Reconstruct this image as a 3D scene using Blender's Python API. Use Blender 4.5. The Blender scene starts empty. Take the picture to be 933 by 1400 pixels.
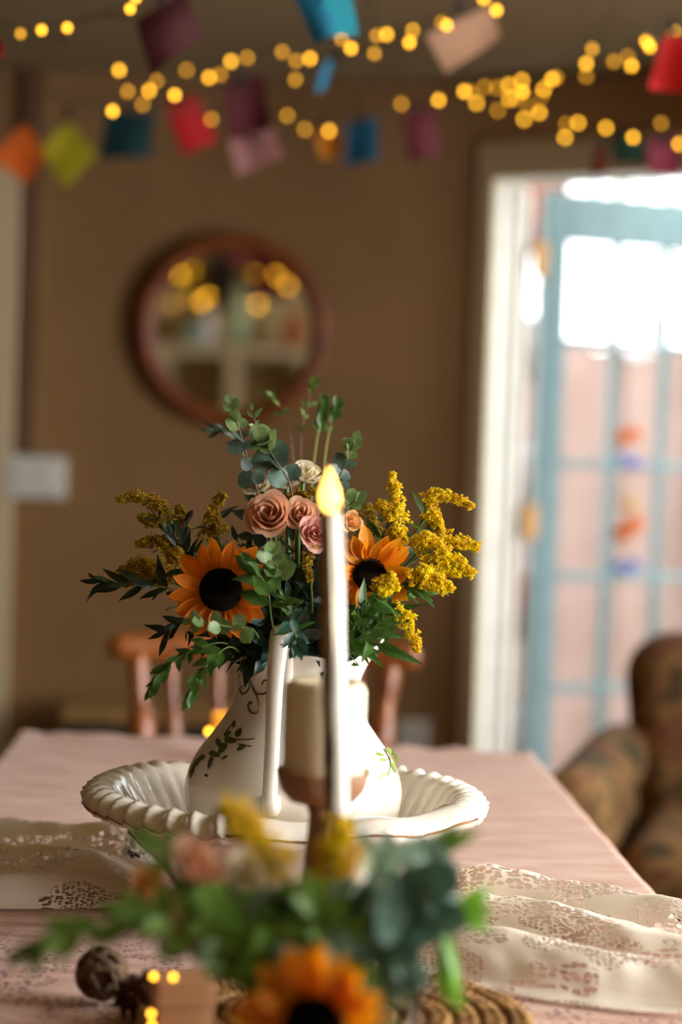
import bpy, bmesh, math, random
from mathutils import Vector, Matrix, noise
from math import sin, cos, pi, radians as R, sqrt

random.seed(7)
scn = bpy.context.scene
COL = scn.collection

# ------------------------------------------------------------------ camera
CAM = Vector((0, 0, 1.25)); FPX = 2800.0
PITCH = R(2.045); ROLL = R(2.0)
_f = Vector((0, cos(PITCH), -sin(PITCH))); _r0 = Vector((1, 0, 0)); _u0 = _r0.cross(_f)
_r = cos(ROLL)*_r0 + sin(ROLL)*_u0; _u = -sin(ROLL)*_r0 + cos(ROLL)*_u0
cd = bpy.data.cameras.new('camera'); cam = bpy.data.objects.new('camera', cd); COL.objects.link(cam)
cam.matrix_world = Matrix(((_r.x, _u.x, -_f.x, CAM.x), (_r.y, _u.y, -_f.y, CAM.y), (_r.z, _u.z, -_f.z, CAM.z), (0, 0, 0, 1)))
cd.sensor_fit = 'VERTICAL'; cd.sensor_height = 36; cd.sensor_width = 24
cd.lens = FPX/1400*36; cd.clip_start = 0.05
cd.dof.use_dof = True; cd.dof.focus_distance = 2.0; cd.dof.aperture_fstop = 2.35; cd.dof.aperture_blades = 0
scn.camera = cam

# ------------------------------------------------------------------ sky, daylight, exposure
SKY = 5.2
w = bpy.data.worlds.new('sky'); scn.world = w; w.use_nodes = True
bg = w.node_tree.nodes['Background']; bg.inputs[0].default_value = (0.93, 0.97, 1.0, 1); bg.inputs[1].default_value = SKY
scn.view_settings.view_transform = 'Standard'; scn.view_settings.look = 'None'
scn.view_settings.exposure = 0.0; scn.view_settings.gamma = 1.0; scn.view_settings.use_curve_mapping = False
try:
    scn.cycles.use_denoising = True
    scn.cycles.max_bounces = 8; scn.cycles.diffuse_bounces = 4; scn.cycles.transparent_max_bounces = 16
    scn.cycles.sample_clamp_indirect = 6.0; scn.cycles.caustics_reflective = False; scn.cycles.caustics_refractive = False
except Exception: pass
def portal(name, loc, direction, sx, sy):
    l = bpy.data.lights.new(name, 'AREA'); l.shape = 'RECTANGLE'; l.size = sx; l.size_y = sy; l.cycles.is_portal = True
    o = bpy.data.objects.new(name, l); COL.objects.link(o); o.location = loc
    d = Vector(direction).normalized(); x = Vector((0, 0, 1)).cross(d).normalized(); y = d.cross(x)
    o.matrix_world = Matrix(((x.x, y.x, -d.x, loc[0]), (x.y, y.y, -d.y, loc[1]), (x.z, y.z, -d.z, loc[2]), (0, 0, 0, 1)))
    return o
WIN_Y = (0.55, 2.35); WIN_Z = (0.80, 2.02); WALL_X = 1.75
WIN2_Y = (2.75, 3.60)
def window_light(name, ys, watts):      # daylight entering through one window of the right wall
    l = bpy.data.lights.new(name, 'AREA'); l.shape = 'RECTANGLE'; l.size = ys[1]-ys[0]; l.size_y = WIN_Z[1]-WIN_Z[0]; l.energy = watts; l.color = (.97, .98, 1.0)
    o = bpy.data.objects.new(name, l); COL.objects.link(o)
    o.matrix_world = Matrix(((0, 0, 1, WALL_X+.16), (1, 0, 0, sum(ys)/2), (0, 1, 0, sum(WIN_Z)/2), (0, 0, 0, 1)))
window_light('window_daylight', WIN_Y, 106); window_light('window_daylight', WIN2_Y, 36)
A35 = R(35); KX, KY = 0.335, 5.40
WD = Vector((cos(A35), -sin(A35), 0)); WO = Vector((sin(A35), cos(A35), 0))      # along the door wall; outward
def DW(s, t=0, z=0): return Vector((KX, KY, 0)) + WD*s + WO*t + Vector((0, 0, z))
portal('door_daylight_portal', DW(0.06+0.425, 0.16, 0.97), -WO, 0.85, 1.94)

# ------------------------------------------------------------------ helpers
def P(px, py, d):
    v = _f + _r*((px-466.5)/FPX) - _u*((py-700)/FPX); return CAM + v*(d/v.y)
def TP(px, py, z):
    v = _f + _r*((px-466.5)/FPX) - _u*((py-700)/FPX); return CAM + v*((z-CAM.z)/v.z)
def C(h):
    h = h.lstrip('#'); o = []
    for i in (0, 2, 4):
        c = int(h[i:i+2], 16)/255; o.append(c/12.92 if c <= .04045 else ((c+.055)/1.055)**2.4)
    return (*o, 1)
M = {}
def mat(name, col, rough=.6, metal=0, spec=.5, var=None, vscale=20, bump=None, trans=0, emit=0, coat=0, rnd=0, sub=0, vlo=.4, vhi=.6):
    m = bpy.data.materials.new(name); m.use_nodes = True; nt = m.node_tree; N = nt.nodes; L = nt.links
    b = N['Principled BSDF']; out = N['Material Output']
    c = C(col) if isinstance(col, str) else col
    b.inputs['Base Color'].default_value = c; b.inputs['Roughness'].default_value = rough
    b.inputs['Metallic'].default_value = metal; b.inputs['Specular IOR Level'].default_value = spec
    if coat: b.inputs['Coat Weight'].default_value = coat; b.inputs['Coat Roughness'].default_value = .08
    if sub: b.inputs['Subsurface Weight'].default_value = sub; b.inputs['Subsurface Radius'].default_value = (.012, .006, .003)
    src = None; tc = N.new('ShaderNodeTexCoord')
    if var:
        n = N.new('ShaderNodeTexNoise'); n.inputs['Scale'].default_value = vscale; n.inputs['Detail'].default_value = 5
        L.new(tc.outputs['Object'], n.inputs['Vector'])
        r = N.new('ShaderNodeValToRGB'); r.color_ramp.elements[0].position = vlo; r.color_ramp.elements[1].position = vhi
        r.color_ramp.elements[0].color = c; r.color_ramp.elements[1].color = C(var)
        L.new(n.outputs['Fac'], r.inputs['Fac']); src = r.outputs['Color']
    if rnd:
        oi = N.new('ShaderNodeObjectInfo'); mr = N.new('ShaderNodeMapRange')
        mr.inputs['To Min'].default_value = 1-rnd; mr.inputs['To Max'].default_value = 1+rnd
        L.new(oi.outputs['Random'], mr.inputs['Value'])
        h = N.new('ShaderNodeHueSaturation'); L.new(mr.outputs[0], h.inputs['Value'])
        if src: L.new(src, h.inputs['Color'])
        else: h.inputs['Color'].default_value = c
        src = h.outputs['Color']
    if src: L.new(src, b.inputs['Base Color'])
    if bump:
        n = N.new('ShaderNodeTexNoise'); n.inputs['Scale'].default_value = bump[0]; n.inputs['Detail'].default_value = 4
        L.new(tc.outputs['Object'], n.inputs['Vector'])
        bp = N.new('ShaderNodeBump'); bp.inputs['Strength'].default_value = bump[1]; bp.inputs['Distance'].default_value = .01
        L.new(n.outputs['Fac'], bp.inputs['Height']); L.new(bp.outputs[0], b.inputs['Normal'])
    if trans:
        t = N.new('ShaderNodeBsdfTranslucent'); t.inputs[0].default_value = c
        if src: L.new(src, t.inputs[0])
        mx = N.new('ShaderNodeMixShader'); mx.inputs[0].default_value = trans
        L.new(b.outputs[0], mx.inputs[1]); L.new(t.outputs[0], mx.inputs[2]); L.new(mx.outputs[0], out.inputs[0])
    if emit: b.inputs['Emission Color'].default_value = c; b.inputs['Emission Strength'].default_value = emit
    M[name] = m; return m
def thin_glass(name, tint=(1, 1, 1, 1), refl=.1):
    m = bpy.data.materials.new(name); m.use_nodes = True; nt = m.node_tree; N = nt.nodes; L = nt.links
    N.remove(N['Principled BSDF']); t = N.new('ShaderNodeBsdfTransparent'); t.inputs[0].default_value = tint
    g = N.new('ShaderNodeBsdfGlossy'); g.inputs['Roughness'].default_value = .03
    fr = N.new('ShaderNodeFresnel'); fr.inputs[0].default_value = 1.16
    mx = N.new('ShaderNodeMixShader'); L.new(fr.outputs[0], mx.inputs[0]); L.new(t.outputs[0], mx.inputs[1]); L.new(g.outputs[0], mx.inputs[2])
    L.new(mx.outputs[0], N['Material Output'].inputs[0]); M[name] = m; return m

ORG = {}
def tag(o, label=None, cat=None, group=None, kind=None):
    if label: o['label'] = label
    if cat: o['category'] = cat
    if group: o['group'] = group
    if kind: o['kind'] = kind
    return o
def thing(name, loc, label, cat, group=None):
    o = bpy.data.objects.new(name, None); COL.objects.link(o); o.location = loc; o.empty_display_size = .02
    ORG[o] = Vector(loc); return tag(o, label, cat, group)
def mk(name, vf, m, parent=None, smooth=True, kind=None, loc=None, uv=None):
    """one mesh object; vertices in world coordinates"""
    vs, fs = vf[0], vf[1]
    if parent is not None: o0 = ORG[parent]
    elif loc is not None: o0 = Vector(loc)
    else:
        n = len(vs); lo = min(v[2] for v in vs)
        o0 = Vector((sum(v[0] for v in vs)/n, sum(v[1] for v in vs)/n, lo))
    me = bpy.data.meshes.new(name); me.from_pydata([(v[0]-o0.x, v[1]-o0.y, v[2]-o0.z) for v in vs], [], fs); me.update()
    if smooth:
        me.polygons.foreach_set('use_smooth', [True]*len(me.polygons))
    if uv:
        ul = me.uv_layers.new(name='UVMap')
        for l in me.loops: ul.data[l.index].uv = uv[l.vertex_index]
    me.materials.append(M[m])
    o = bpy.data.objects.new(name, me); COL.objects.link(o); ORG[o] = o0
    if parent is not None: o.parent = parent
    else: o.location = o0
    if kind: o['kind'] = kind
    return o
def inst(name, me, mtx, parent):
    o = bpy.data.objects.new(name, me); COL.objects.link(o); o.parent = parent
    o.matrix_basis = Matrix.Translation(-ORG[parent]) @ mtx; ORG[o] = ORG[parent]; return o
def join(*vfs):
    V, F = [], []
    for v, f in vfs:
        k = len(V); V += list(v); F += [tuple(i+k for i in q) for q in f]
    return V, F
def frame(y, zhint):
    y = Vector(y).normalized(); z = Vector(zhint); z = z - y*z.dot(y)
    if z.length < 1e-5: z = Vector((0.3, .2, 1)) - y*(y.z)
    z.normalize(); x = y.cross(z); return x, y, z
def mtx(base, y, zhint, s=1, sx=None):
    x, y, z = frame(y, zhint); sx = sx or s; b = Vector(base)
    return Matrix(((x.x*sx, y.x*s, z.x*s, b.x), (x.y*sx, y.y*s, z.y*s, b.y), (x.z*sx, y.z*s, z.z*s, b.z), (0, 0, 0, 1)))
def spline(pts, n):
    pts = [Vector(p) for p in pts]
    if len(pts) < 3: return [pts[0].lerp(pts[-1], i/(n-1)) for i in range(n)]
    q = [2*pts[0]-pts[1]] + pts + [2*pts[-1]-pts[-2]]; m = len(pts)-1; o = []
    for i in range(n):
        t = i/(n-1)*m; k = min(int(t), m-1); t -= k; a, b, c, d = q[k:k+4]
        o.append(.5*((2*b)+(c-a)*t+(2*a-5*b+4*c-d)*t*t+(3*b-a-3*c+d)*t**3))
    return o
def tube(path, rad, seg=6, closed=False, flat=None):
    n = len(path); V, F = [], []; prev = None
    for i, p in enumerate(path):
        if closed: t = path[(i+1) % n]-path[i-1]
        else: t = path[min(i+1, n-1)]-path[max(i-1, 0)]
        t = t.normalized() if t.length > 1e-9 else Vector((0, 0, 1))
        if prev is None: h = flat if flat else (Vector((0, 0, 1)) if abs(t.z) < .9 else Vector((1, 0, 0)))
        else: h = prev
        h = (h - t*h.dot(t)).normalized(); prev = h; b = t.cross(h)
        r = rad[i] if isinstance(rad, list) else rad
        ra, rb = r if isinstance(r, (tuple, list)) else (r, r)
        for k in range(seg):
            a = 2*pi*k/seg; V.append(p + h*cos(a)*ra + b*sin(a)*rb)
    for i in range(n if closed else n-1):
        j = (i+1) % n
        for k in range(seg):
            l = (k+1) % seg; F.append((i*seg+k, i*seg+l, j*seg+l, j*seg+k))
    if not closed:
        F.append(tuple(range(seg))[::-1]); F.append(tuple((n-1)*seg+k for k in range(seg)))
    return V, F
def lathe(prof, c, seg=32, axis=None, cap=True):
    """prof: (r, z) list from bottom to top; axis optional tilted up vector"""
    c = Vector(c); V, F = [], []
    if axis is None: ex, ey, ez = Vector((1, 0, 0)), Vector((0, 1, 0)), Vector((0, 0, 1))
    else:
        ez = Vector(axis).normalized(); ex = ez.orthogonal().normalized(); ey = ez.cross(ex)
    for r, z in prof:
        for k in range(seg):
            a = 2*pi*k/seg; V.append(c + ex*(r*cos(a)) + ey*(r*sin(a)) + ez*z)
    for i in range(len(prof)-1):
        for k in range(seg):
            l = (k+1) % seg; F.append((i*seg+k, i*seg+l, (i+1)*seg+l, (i+1)*seg+k))
    if cap:
        if prof[0][0] > 1e-5: F.append(tuple(range(seg))[::-1])
        if prof[-1][0] > 1e-5: F.append(tuple((len(prof)-1)*seg+k for k in range(seg)))
    return V, F
def box(c, s, bev=.003, rz=0, seg=2, rot=None):
    bm = bmesh.new(); bmesh.ops.create_cube(bm, size=1)
    for v in bm.verts: v.co = Vector((v.co.x*s[0], v.co.y*s[1], v.co.z*s[2]))
    if bev: bmesh.ops.bevel(bm, geom=bm.edges[:], offset=min(bev, min(s)*.49), segments=seg, profile=.5, affect='EDGES')
    bm.verts.index_update(); rm = rot if rot is not None else Matrix.Rotation(rz, 3, 'Z'); c = Vector(c)
    V = [rm @ v.co + c for v in bm.verts]; F = [tuple(v.index for v in f.verts) for f in bm.faces]; bm.free(); return V, F
def grid(fn, nu, nv, closeu=False):
    V = [fn(i/(nu if closeu else nu-1), j/(nv-1)) for j in range(nv) for i in range(nu)]; F = []
    for j in range(nv-1):
        for i in range(nu if closeu else nu-1):
            k = (i+1) % nu; F.append((j*nu+i, j*nu+k, (j+1)*nu+k, (j+1)*nu+i))
    return V, F
def ico(c, r, sub=2, sc=(1, 1, 1)):
    bm = bmesh.new(); bmesh.ops.create_icosphere(bm, subdivisions=sub, radius=r); bm.verts.index_update(); c = Vector(c)
    V = [Vector((v.co.x*sc[0], v.co.y*sc[1], v.co.z*sc[2]))+c for v in bm.verts]
    F = [tuple(v.index for v in f.verts) for f in bm.faces]; bm.free(); return V, F
def sm(t): t = max(0, min(1, t)); return t*t*(3-2*t)
def rv(a=1): return Vector((random.uniform(-a, a), random.uniform(-a, a), random.uniform(-a, a)))

# ------------------------------------------------------------------ materials
mat('plaster', '#977248', .9, var='#87643d', vscale=3.0, bump=(60, .25), vlo=.3, vhi=.7)
mat('plaster_door_wall', '#bd9868', .9, var='#ae8a5c', vscale=3.0, bump=(60, .2), vlo=.3, vhi=.7)
mat('rear_plaster', '#cdb98c', .9, var='#bfa978', vscale=2)
mat('bounce_cut_brown', '#5a4028', .7, var='#4c3420', vscale=8)  # left wall, out of view, coloured dark to cut bounced fill light
mat('ceiling_paint', '#8c7650', .9, bump=(40, .1))
mat('floor_boards', '#5b3a22', .6, var='#4a2d1a', vscale=6, bump=(30, .2))
mat('cream_paint', '#c9b48e', .55)
mat('casing_paint', '#e2d0a8', .55)
mat('white_paint', '#ece6da', .4, var='#e2dccf', vscale=12)
mat('teal_paint', '#5c8082', .28, var='#527678', vscale=14, coat=.4)
mat('shadow_and_backing_brown', '#6a4a2c', .7)
mat('white_plastic', '#d9d6c8', .4)
mat('grey_line', '#8d8a80', .6)
mat('mirror_wood', '#8a4616', .5, var='#6e340f', vscale=18)
mat('chair_wood', '#9c5820', .35, var='#7f4216', vscale=22, coat=.3)
mat('table_wood', '#5a3a22', .5)
mat('bench_wood', '#9a7442', .5, var='#86633a', vscale=15)
mat('bench_green', '#1d2a1c', .5)
mat('red_cloth', '#b8141c', .8)
mat('ceramic', '#e8dfd0', .22, coat=.8, var='#e2d6c4', vscale=9)
mat('gold_paint', '#6b4a26', .35, metal=.5)
mat('gold_rim', '#8a4f1e', .3, metal=.6)
mat('decal_green', '#4e5a22', .35, var='#39421a', vscale=120)
mat('decal_green_pale', '#8aa03c', .35, var='#6f8a2c', vscale=120)
mat('decal_brown', '#5c3a1c', .35)
mat('decal_red', '#8e3326', .35)
mat('wax_ivory', '#efdfbb', .45, sub=.15)
mat('wick', '#2b211a', .9)
mat('holder_brown', '#b08462', .42, var='#9c7050', vscale=30)
mat('brass', '#b0814a', .35, metal=.8)
mat('flame', (1.0, .50, .08, 1), .5, emit=7.0)
mat('flame_core', (1.0, .86, .5, 1), .5, emit=12.0)
mat('bulb', (1.0, .47, .025, 1), .4, emit=8)
mat('bulb_dim', (1.0, .45, .025, 1), .4, emit=3.2)
mat('bulb_large', (1.0, .47, .025, 1), .4, emit=26)
mat('wire', '#2c2418', .7)
mat('cord', '#6a5a44', .9)
mat('peg', '#2a1a1c', .7)
mat('sun_petal', '#faa812', .55, var='#f58a0c', vscale=2.2, trans=.35, rnd=.12, vlo=.35, vhi=.65)
mat('sun_petal_deep', '#f27e12', .55, var='#f79c18', vscale=2.0, trans=.3, rnd=.15, vlo=.35, vhi=.65)
mat('sun_disc', '#0d0705', .95, spec=.1, var='#1a0d06', vscale=200)
mat('stem_green', '#56702c', .6)
mat('stem_brown', '#6a4a30', .6)
mat('stem_yellow', '#8a8a36', .6)
mat('euca', '#587060', .5, var='#4a6352', vscale=3, trans=.2, rnd=.25)
mat('euca_fresh', '#74884e', .5, var='#627842', vscale=3, trans=.3, rnd=.2)
mat('leaf_dark', '#26381f', .42, var='#1c2c1b', vscale=3, trans=.15, rnd=.3)
mat('leaf_blue', '#375a4c', .42, trans=.15, rnd=.3)
mat('leaf_green', '#4a6c28', .42, var='#3c5c20', vscale=3, trans=.3, rnd=.25)
mat('leaf_bright', '#79b02c', .45, trans=.4, rnd=.15)
mat('leaf_olive', '#63792f', .5, trans=.3, rnd=.25)
mat('posy_green', '#6c8c36', .5, trans=.4, rnd=.25)
mat('posy_pale', '#8fa68c', .5, trans=.35, rnd=.2)
mat('posy_dark', '#3f5c48', .5, trans=.25, rnd=.2)
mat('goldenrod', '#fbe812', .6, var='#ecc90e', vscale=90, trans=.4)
mat('goldenrod_ochre_shade', '#cdaa14', .65, var='#a5800e', vscale=90, trans=.3)
mat('rose_peach', '#f3c6a2', .55, trans=.35, rnd=.08, var='#eab491', vscale=40)
mat('rose_pink', '#f4bfae', .55, trans=.3, rnd=.1)
mat('rose_apricot', '#f4c07c', .55, trans=.3, rnd=.1)
mat('rose_cream', '#efe2c2', .55, trans=.3, rnd=.08)
mat('rose_maroon', '#3c0d14', .7, rnd=.2)
mat('seagrass', '#a5783c', .8, var='#7c5424', vscale=60, rnd=.1, bump=(250, .4))
mat('twine', '#705436', .85, var='#523a20', vscale=80, bump=(300, .5))
mat('cone_brown', '#5e3c20', .8, rnd=.3)
mat('kraft', '#9c6b42', .8)
mat('amber', (1.0, .38, .03, 1), .4, emit=.6)
mat('fence_wood', '#a0877c', .85, var='#94796c', vscale=4, rnd=.08)
mat('paving', '#8f8880', .9)
mat('tree_leaf', '#6f8a3c', .7, trans=.3)
mat('bark', '#4a3a2a', .9)
mat('terracotta', '#b5561f', .8)
mat('pot_white', '#d8d8dc', .5)
mat('shelf_wood', '#7a4c20', .7)
mat('orn_orange', '#e0702a', .6); mat('orn_blue', '#7d8cc8', .6); mat('orn_yellow', '#e0b45a', .6)
mat('wreath_white', '#e8e6ea', .7)
mat('dark_cloth', '#231c1c', .9); mat('pale_green', '#aebf9c', .5); mat('pale_teal', '#8fb0a0', .5)
thin_glass('pane_glass'); thin_glass('jar_glass', (.93, .96, .95, 1))
gm = mat('mirror_glass', '#e8e4da', .02, metal=1)

def floral():
    m = mat('floral_fabric', '#8f6a3e', .85, bump=(200, .2)); nt = m.node_tree; N = nt.nodes; L = nt.links; b = N['Principled BSDF']
    tc = N.new('ShaderNodeTexCoord'); nz = N.new('ShaderNodeTexNoise'); nz.inputs['Scale'].default_value = 13; nz.inputs['Detail'].default_value = 3
    L.new(tc.outputs['Object'], nz.inputs['Vector'])
    r = N.new('ShaderNodeValToRGB'); e = r.color_ramp.elements
    e[0].position = .36; e[0].color = C('#453e24'); e[1].position = .47; e[1].color = C('#8a6438')
    for p, c in ((.42, '#5c4826'), (.58, '#987244'), (.63, '#6e3a26'), (.7, '#8a5a3a')):
        x = e.new(p); x.color = C(c)
    L.new(nz.outputs['Fac'], r.inputs['Fac']); L.new(r.outputs['Color'], b.inputs['Base Color'])
floral()
def cloth_pink():
    m = mat('tablecloth_pink', '#cf9f92', .8); nt = m.node_tree; N = nt.nodes; L = nt.links; b = N['Principled BSDF']
    tc = N.new('ShaderNodeTexCoord')
    mp = N.new('ShaderNodeMapping'); mp.inputs['Scale'].default_value = (1, 5, 1); L.new(tc.outputs['Object'], mp.inputs['Vector'])
    n1 = N.new('ShaderNodeTexNoise'); n1.inputs['Scale'].default_value = 10; n1.inputs['Detail'].default_value = 8; L.new(mp.outputs[0], n1.inputs['Vector'])
    r1 = N.new('ShaderNodeValToRGB'); e = r1.color_ramp.elements; e[0].position = .38; e[0].color = C('#bd8d74'); e[1].position = .62; e[1].color = C('#d8b29e')
    L.new(n1.outputs['Fac'], r1.inputs['Fac'])
    # woven openwork: small deep-rose gaps in bands
    vo = N.new('ShaderNodeTexVoronoi'); vo.inputs['Scale'].default_value = 150; L.new(tc.outputs['Object'], vo.inputs['Vector'])
    r2 = N.new('ShaderNodeValToRGB'); e = r2.color_ramp.elements; e[0].position = .32; e[0].color = (1, 1, 1, 1); e[1].position = .42; e[1].color = (0, 0, 0, 1)
    L.new(vo.outputs['Distance'], r2.inputs['Fac'])
    n2 = N.new('ShaderNodeTexNoise'); n2.inputs['Scale'].default_value = 26; L.new(tc.outputs['Object'], n2.inputs['Vector'])
    r3 = N.new('ShaderNodeValToRGB'); e = r3.color_ramp.elements; e[0].position = .42; e[1].position = .50; L.new(n2.outputs['Fac'], r3.inputs['Fac'])
    # openwork lies on the near half of the cloth only
    sp = N.new('ShaderNodeSeparateXYZ'); L.new(tc.outputs['Object'], sp.inputs[0])
    mr = N.new('ShaderNodeMapRange'); mr.inputs['From Min'].default_value = .02; mr.inputs['From Max'].default_value = -.1; L.new(sp.outputs['Y'], mr.inputs['Value'])
    mu = N.new('ShaderNodeMath'); mu.operation = 'MULTIPLY'; L.new(r2.outputs['Color'], mu.inputs[0]); L.new(r3.outputs['Color'], mu.inputs[1])
    mu2 = N.new('ShaderNodeMath'); mu2.operation = 'MULTIPLY'; L.new(mu.outputs[0], mu2.inputs[0]); L.new(mr.outputs[0], mu2.inputs[1])
    mx = N.new('ShaderNodeMix'); mx.data_type = 'RGBA'; L.new(mu2.outputs[0], mx.inputs['Factor']); L.new(r1.outputs['Color'], mx.inputs['A']); mx.inputs['B'].default_value = C('#5e2730')
    L.new(mx.outputs['Result'], b.inputs['Base Color'])
    wv = N.new('ShaderNodeTexNoise'); wv.inputs['Scale'].default_value = 420; L.new(tc.outputs['Object'], wv.inputs['Vector'])
    bp = N.new('ShaderNodeBump'); bp.inputs['Strength'].default_value = .25; bp.inputs['Distance'].default_value = .004
    L.new(wv.outputs['Fac'], bp.inputs['Height']); L.new(bp.outputs[0], b.inputs['Normal'])
    b.inputs['Sheen Weight'].default_value = .1
cloth_pink()
def lace():
    m = mat('lace', '#f3e8d6', .85, trans=.12); nt = m.node_tree; N = nt.nodes; L = nt.links; out = N['Material Output']
    surf = out.inputs[0].links[0].from_socket
    uv = N.new('ShaderNodeUVMap'); uv.uv_map = 'UVMap'
    def vor(scale, lo, hi, nscale, a, b2, off):
        mp = N.new('ShaderNodeMapping'); mp.inputs['Location'].default_value = (off, off*.7, 0); L.new(uv.outputs[0], mp.inputs[0])
        v = N.new('ShaderNodeTexVoronoi'); v.voronoi_dimensions = '2D'; v.inputs['Scale'].default_value = scale; v.inputs['Randomness'].default_value = .65; L.new(mp.outputs[0], v.inputs['Vector'])
        r = N.new('ShaderNodeValToRGB'); e = r.color_ramp.elements; e[0].position = lo; e[0].color = (1, 1, 1, 1); e[1].position = hi; e[1].color = (0, 0, 0, 1); L.new(v.outputs['Distance'], r.inputs['Fac'])
        n = N.new('ShaderNodeTexNoise'); n.noise_dimensions = '2D'; n.inputs['Scale'].default_value = nscale; n.inputs['Detail'].default_value = 1; L.new(mp.outputs[0], n.inputs['Vector'])
        q = N.new('ShaderNodeValToRGB'); e = q.color_ramp.elements; e[0].position = a; e[1].position = b2; L.new(n.outputs['Fac'], q.inputs['Fac'])
        mu = N.new('ShaderNodeMath'); mu.operation = 'MULTIPLY'; L.new(r.outputs['Color'], mu.inputs[0]); L.new(q.outputs['Color'], mu.inputs[1]); return mu.outputs[0]
    a = vor(112, .38, .43, 15, .56, .575, 0); b = vor(190, .34, .40, 12, .55, .565, 3.3)
    mx = N.new('ShaderNodeMath'); mx.operation = 'MAXIMUM'; L.new(a, mx.inputs[0]); L.new(b, mx.inputs[1])
    t = N.new('ShaderNodeBsdfTransparent'); ms = N.new('ShaderNodeMixShader'); L.new(mx.outputs[0], ms.inputs[0]); L.new(surf, ms.inputs[1]); L.new(t.outputs[0], ms.inputs[2]); L.new(ms.outputs[0], out.inputs[0])
lace()
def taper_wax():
    # ivory wax; the shaded side is painted brown, with dark decorative flecks
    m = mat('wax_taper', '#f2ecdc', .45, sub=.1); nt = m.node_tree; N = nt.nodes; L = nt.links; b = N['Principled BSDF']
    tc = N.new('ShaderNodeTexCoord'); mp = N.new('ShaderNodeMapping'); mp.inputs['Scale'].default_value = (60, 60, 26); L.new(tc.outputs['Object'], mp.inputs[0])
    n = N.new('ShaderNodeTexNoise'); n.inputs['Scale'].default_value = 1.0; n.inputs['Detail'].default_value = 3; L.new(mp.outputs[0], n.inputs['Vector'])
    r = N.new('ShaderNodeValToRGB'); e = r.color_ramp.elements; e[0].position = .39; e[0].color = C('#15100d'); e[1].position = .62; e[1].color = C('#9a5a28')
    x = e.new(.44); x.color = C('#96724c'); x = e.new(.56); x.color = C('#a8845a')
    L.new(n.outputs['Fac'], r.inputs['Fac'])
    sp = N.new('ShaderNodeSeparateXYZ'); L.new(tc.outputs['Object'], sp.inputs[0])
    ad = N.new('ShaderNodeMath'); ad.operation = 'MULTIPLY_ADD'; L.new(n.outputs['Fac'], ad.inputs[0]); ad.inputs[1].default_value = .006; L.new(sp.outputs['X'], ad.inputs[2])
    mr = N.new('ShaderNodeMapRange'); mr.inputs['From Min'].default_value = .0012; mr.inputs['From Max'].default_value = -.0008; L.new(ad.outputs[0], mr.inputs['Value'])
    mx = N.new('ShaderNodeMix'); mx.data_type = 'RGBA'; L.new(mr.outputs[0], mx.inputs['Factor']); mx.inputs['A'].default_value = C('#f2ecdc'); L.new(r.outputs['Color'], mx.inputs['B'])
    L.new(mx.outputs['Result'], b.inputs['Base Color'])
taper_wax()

# ================================================================== the room
ZC = 2.185
def struct(name, vf, m, parent=None, smooth=False):
    o = mk(name, vf, m, parent, smooth)
    if parent is None: o['kind'] = 'structure'
    return o
def bounds(x0, x1, y0, y1, z0, z1, bev=0): return box(((x0+x1)/2, (y0+y1)/2, (z0+z1)/2), (x1-x0, y1-y0, z1-z0), bev)
struct('floor', bounds(-2.4, 2.15, -1.8, 5.6, -.12, 0), 'floor_boards')
cp = [(-2.4, -1.8), (2.15, -1.8), (2.15, 4.32), (KX+.12, 5.55), (-2.4, 5.6)]
struct('ceiling', ([Vector((x, y, z)) for z in (ZC, ZC+.12) for x, y in cp], [(4, 3, 2, 1, 0), (5, 6, 7, 8, 9)] + [(i, (i+1) % 5, (i+1) % 5+5, i+5) for i in range(5)]), 'ceiling_paint')
struct('wall_back', bounds(-2.4, KX+.01, KY, KY+.18, 0, ZC), 'plaster')
struct('wall_left', bounds(-2.4, -2.2, -1.8, 5.4, 0, ZC), 'bounce_cut_brown')
struct('wall_rear', bounds(-2.2, 2.15, -1.8, -1.6, 0, ZC), 'rear_plaster')
# right wall with the window that lights the table
y0, y1 = WIN_Y; z0, z1 = WIN_Z
y2, y3 = WIN2_Y
struct('wall_right', join(bounds(WALL_X, WALL_X+.2, -1.6, y0, 0, ZC), bounds(WALL_X, WALL_X+.2, y1, y2, 0, ZC), bounds(WALL_X, WALL_X+.2, y3, 4.5, 0, ZC),
                          bounds(WALL_X, WALL_X+.2, y0, y1, 0, z0), bounds(WALL_X, WALL_X+.2, y0, y1, z1, ZC), bounds(WALL_X, WALL_X+.2, y2, y3, 0, z0), bounds(WALL_X, WALL_X+.2, y2, y3, z1, ZC)), 'plaster')
def window(name, y0, y1, npane):
    wf = struct(name, join(bounds(WALL_X+.08, WALL_X+.14, y0, y0+.05, z0, z1), bounds(WALL_X+.08, WALL_X+.14, y1-.05, y1, z0, z1),
                           bounds(WALL_X+.08, WALL_X+.14, y0+.05, y1-.05, z0, z0+.05), bounds(WALL_X+.08, WALL_X+.14, y0+.05, y1-.05, z1-.05, z1)), 'white_paint')
    e = [y0+.05 + (y1-y0-.1)*i/npane for i in range(npane+1)]
    for y in e[1:-1]: struct('mullion', bounds(WALL_X+.085, WALL_X+.135, y-.02, y+.02, z0+.05, z1-.05), 'white_paint', wf)
    for a, b in zip(e, e[1:]): struct('window_pane', bounds(WALL_X+.108, WALL_X+.112, a+.02*(a > e[0]), b-.02*(b < e[-1]), z0+.05, z1-.05), 'pane_glass', wf)
    struct('window_sill', bounds(WALL_X-.05, WALL_X+.08, y0-.05, y1+.05, z0-.03, z0), 'white_paint', wf)
window('window_1', y0, y1, 2); window('window_2', y2, y3, 1)

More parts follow.
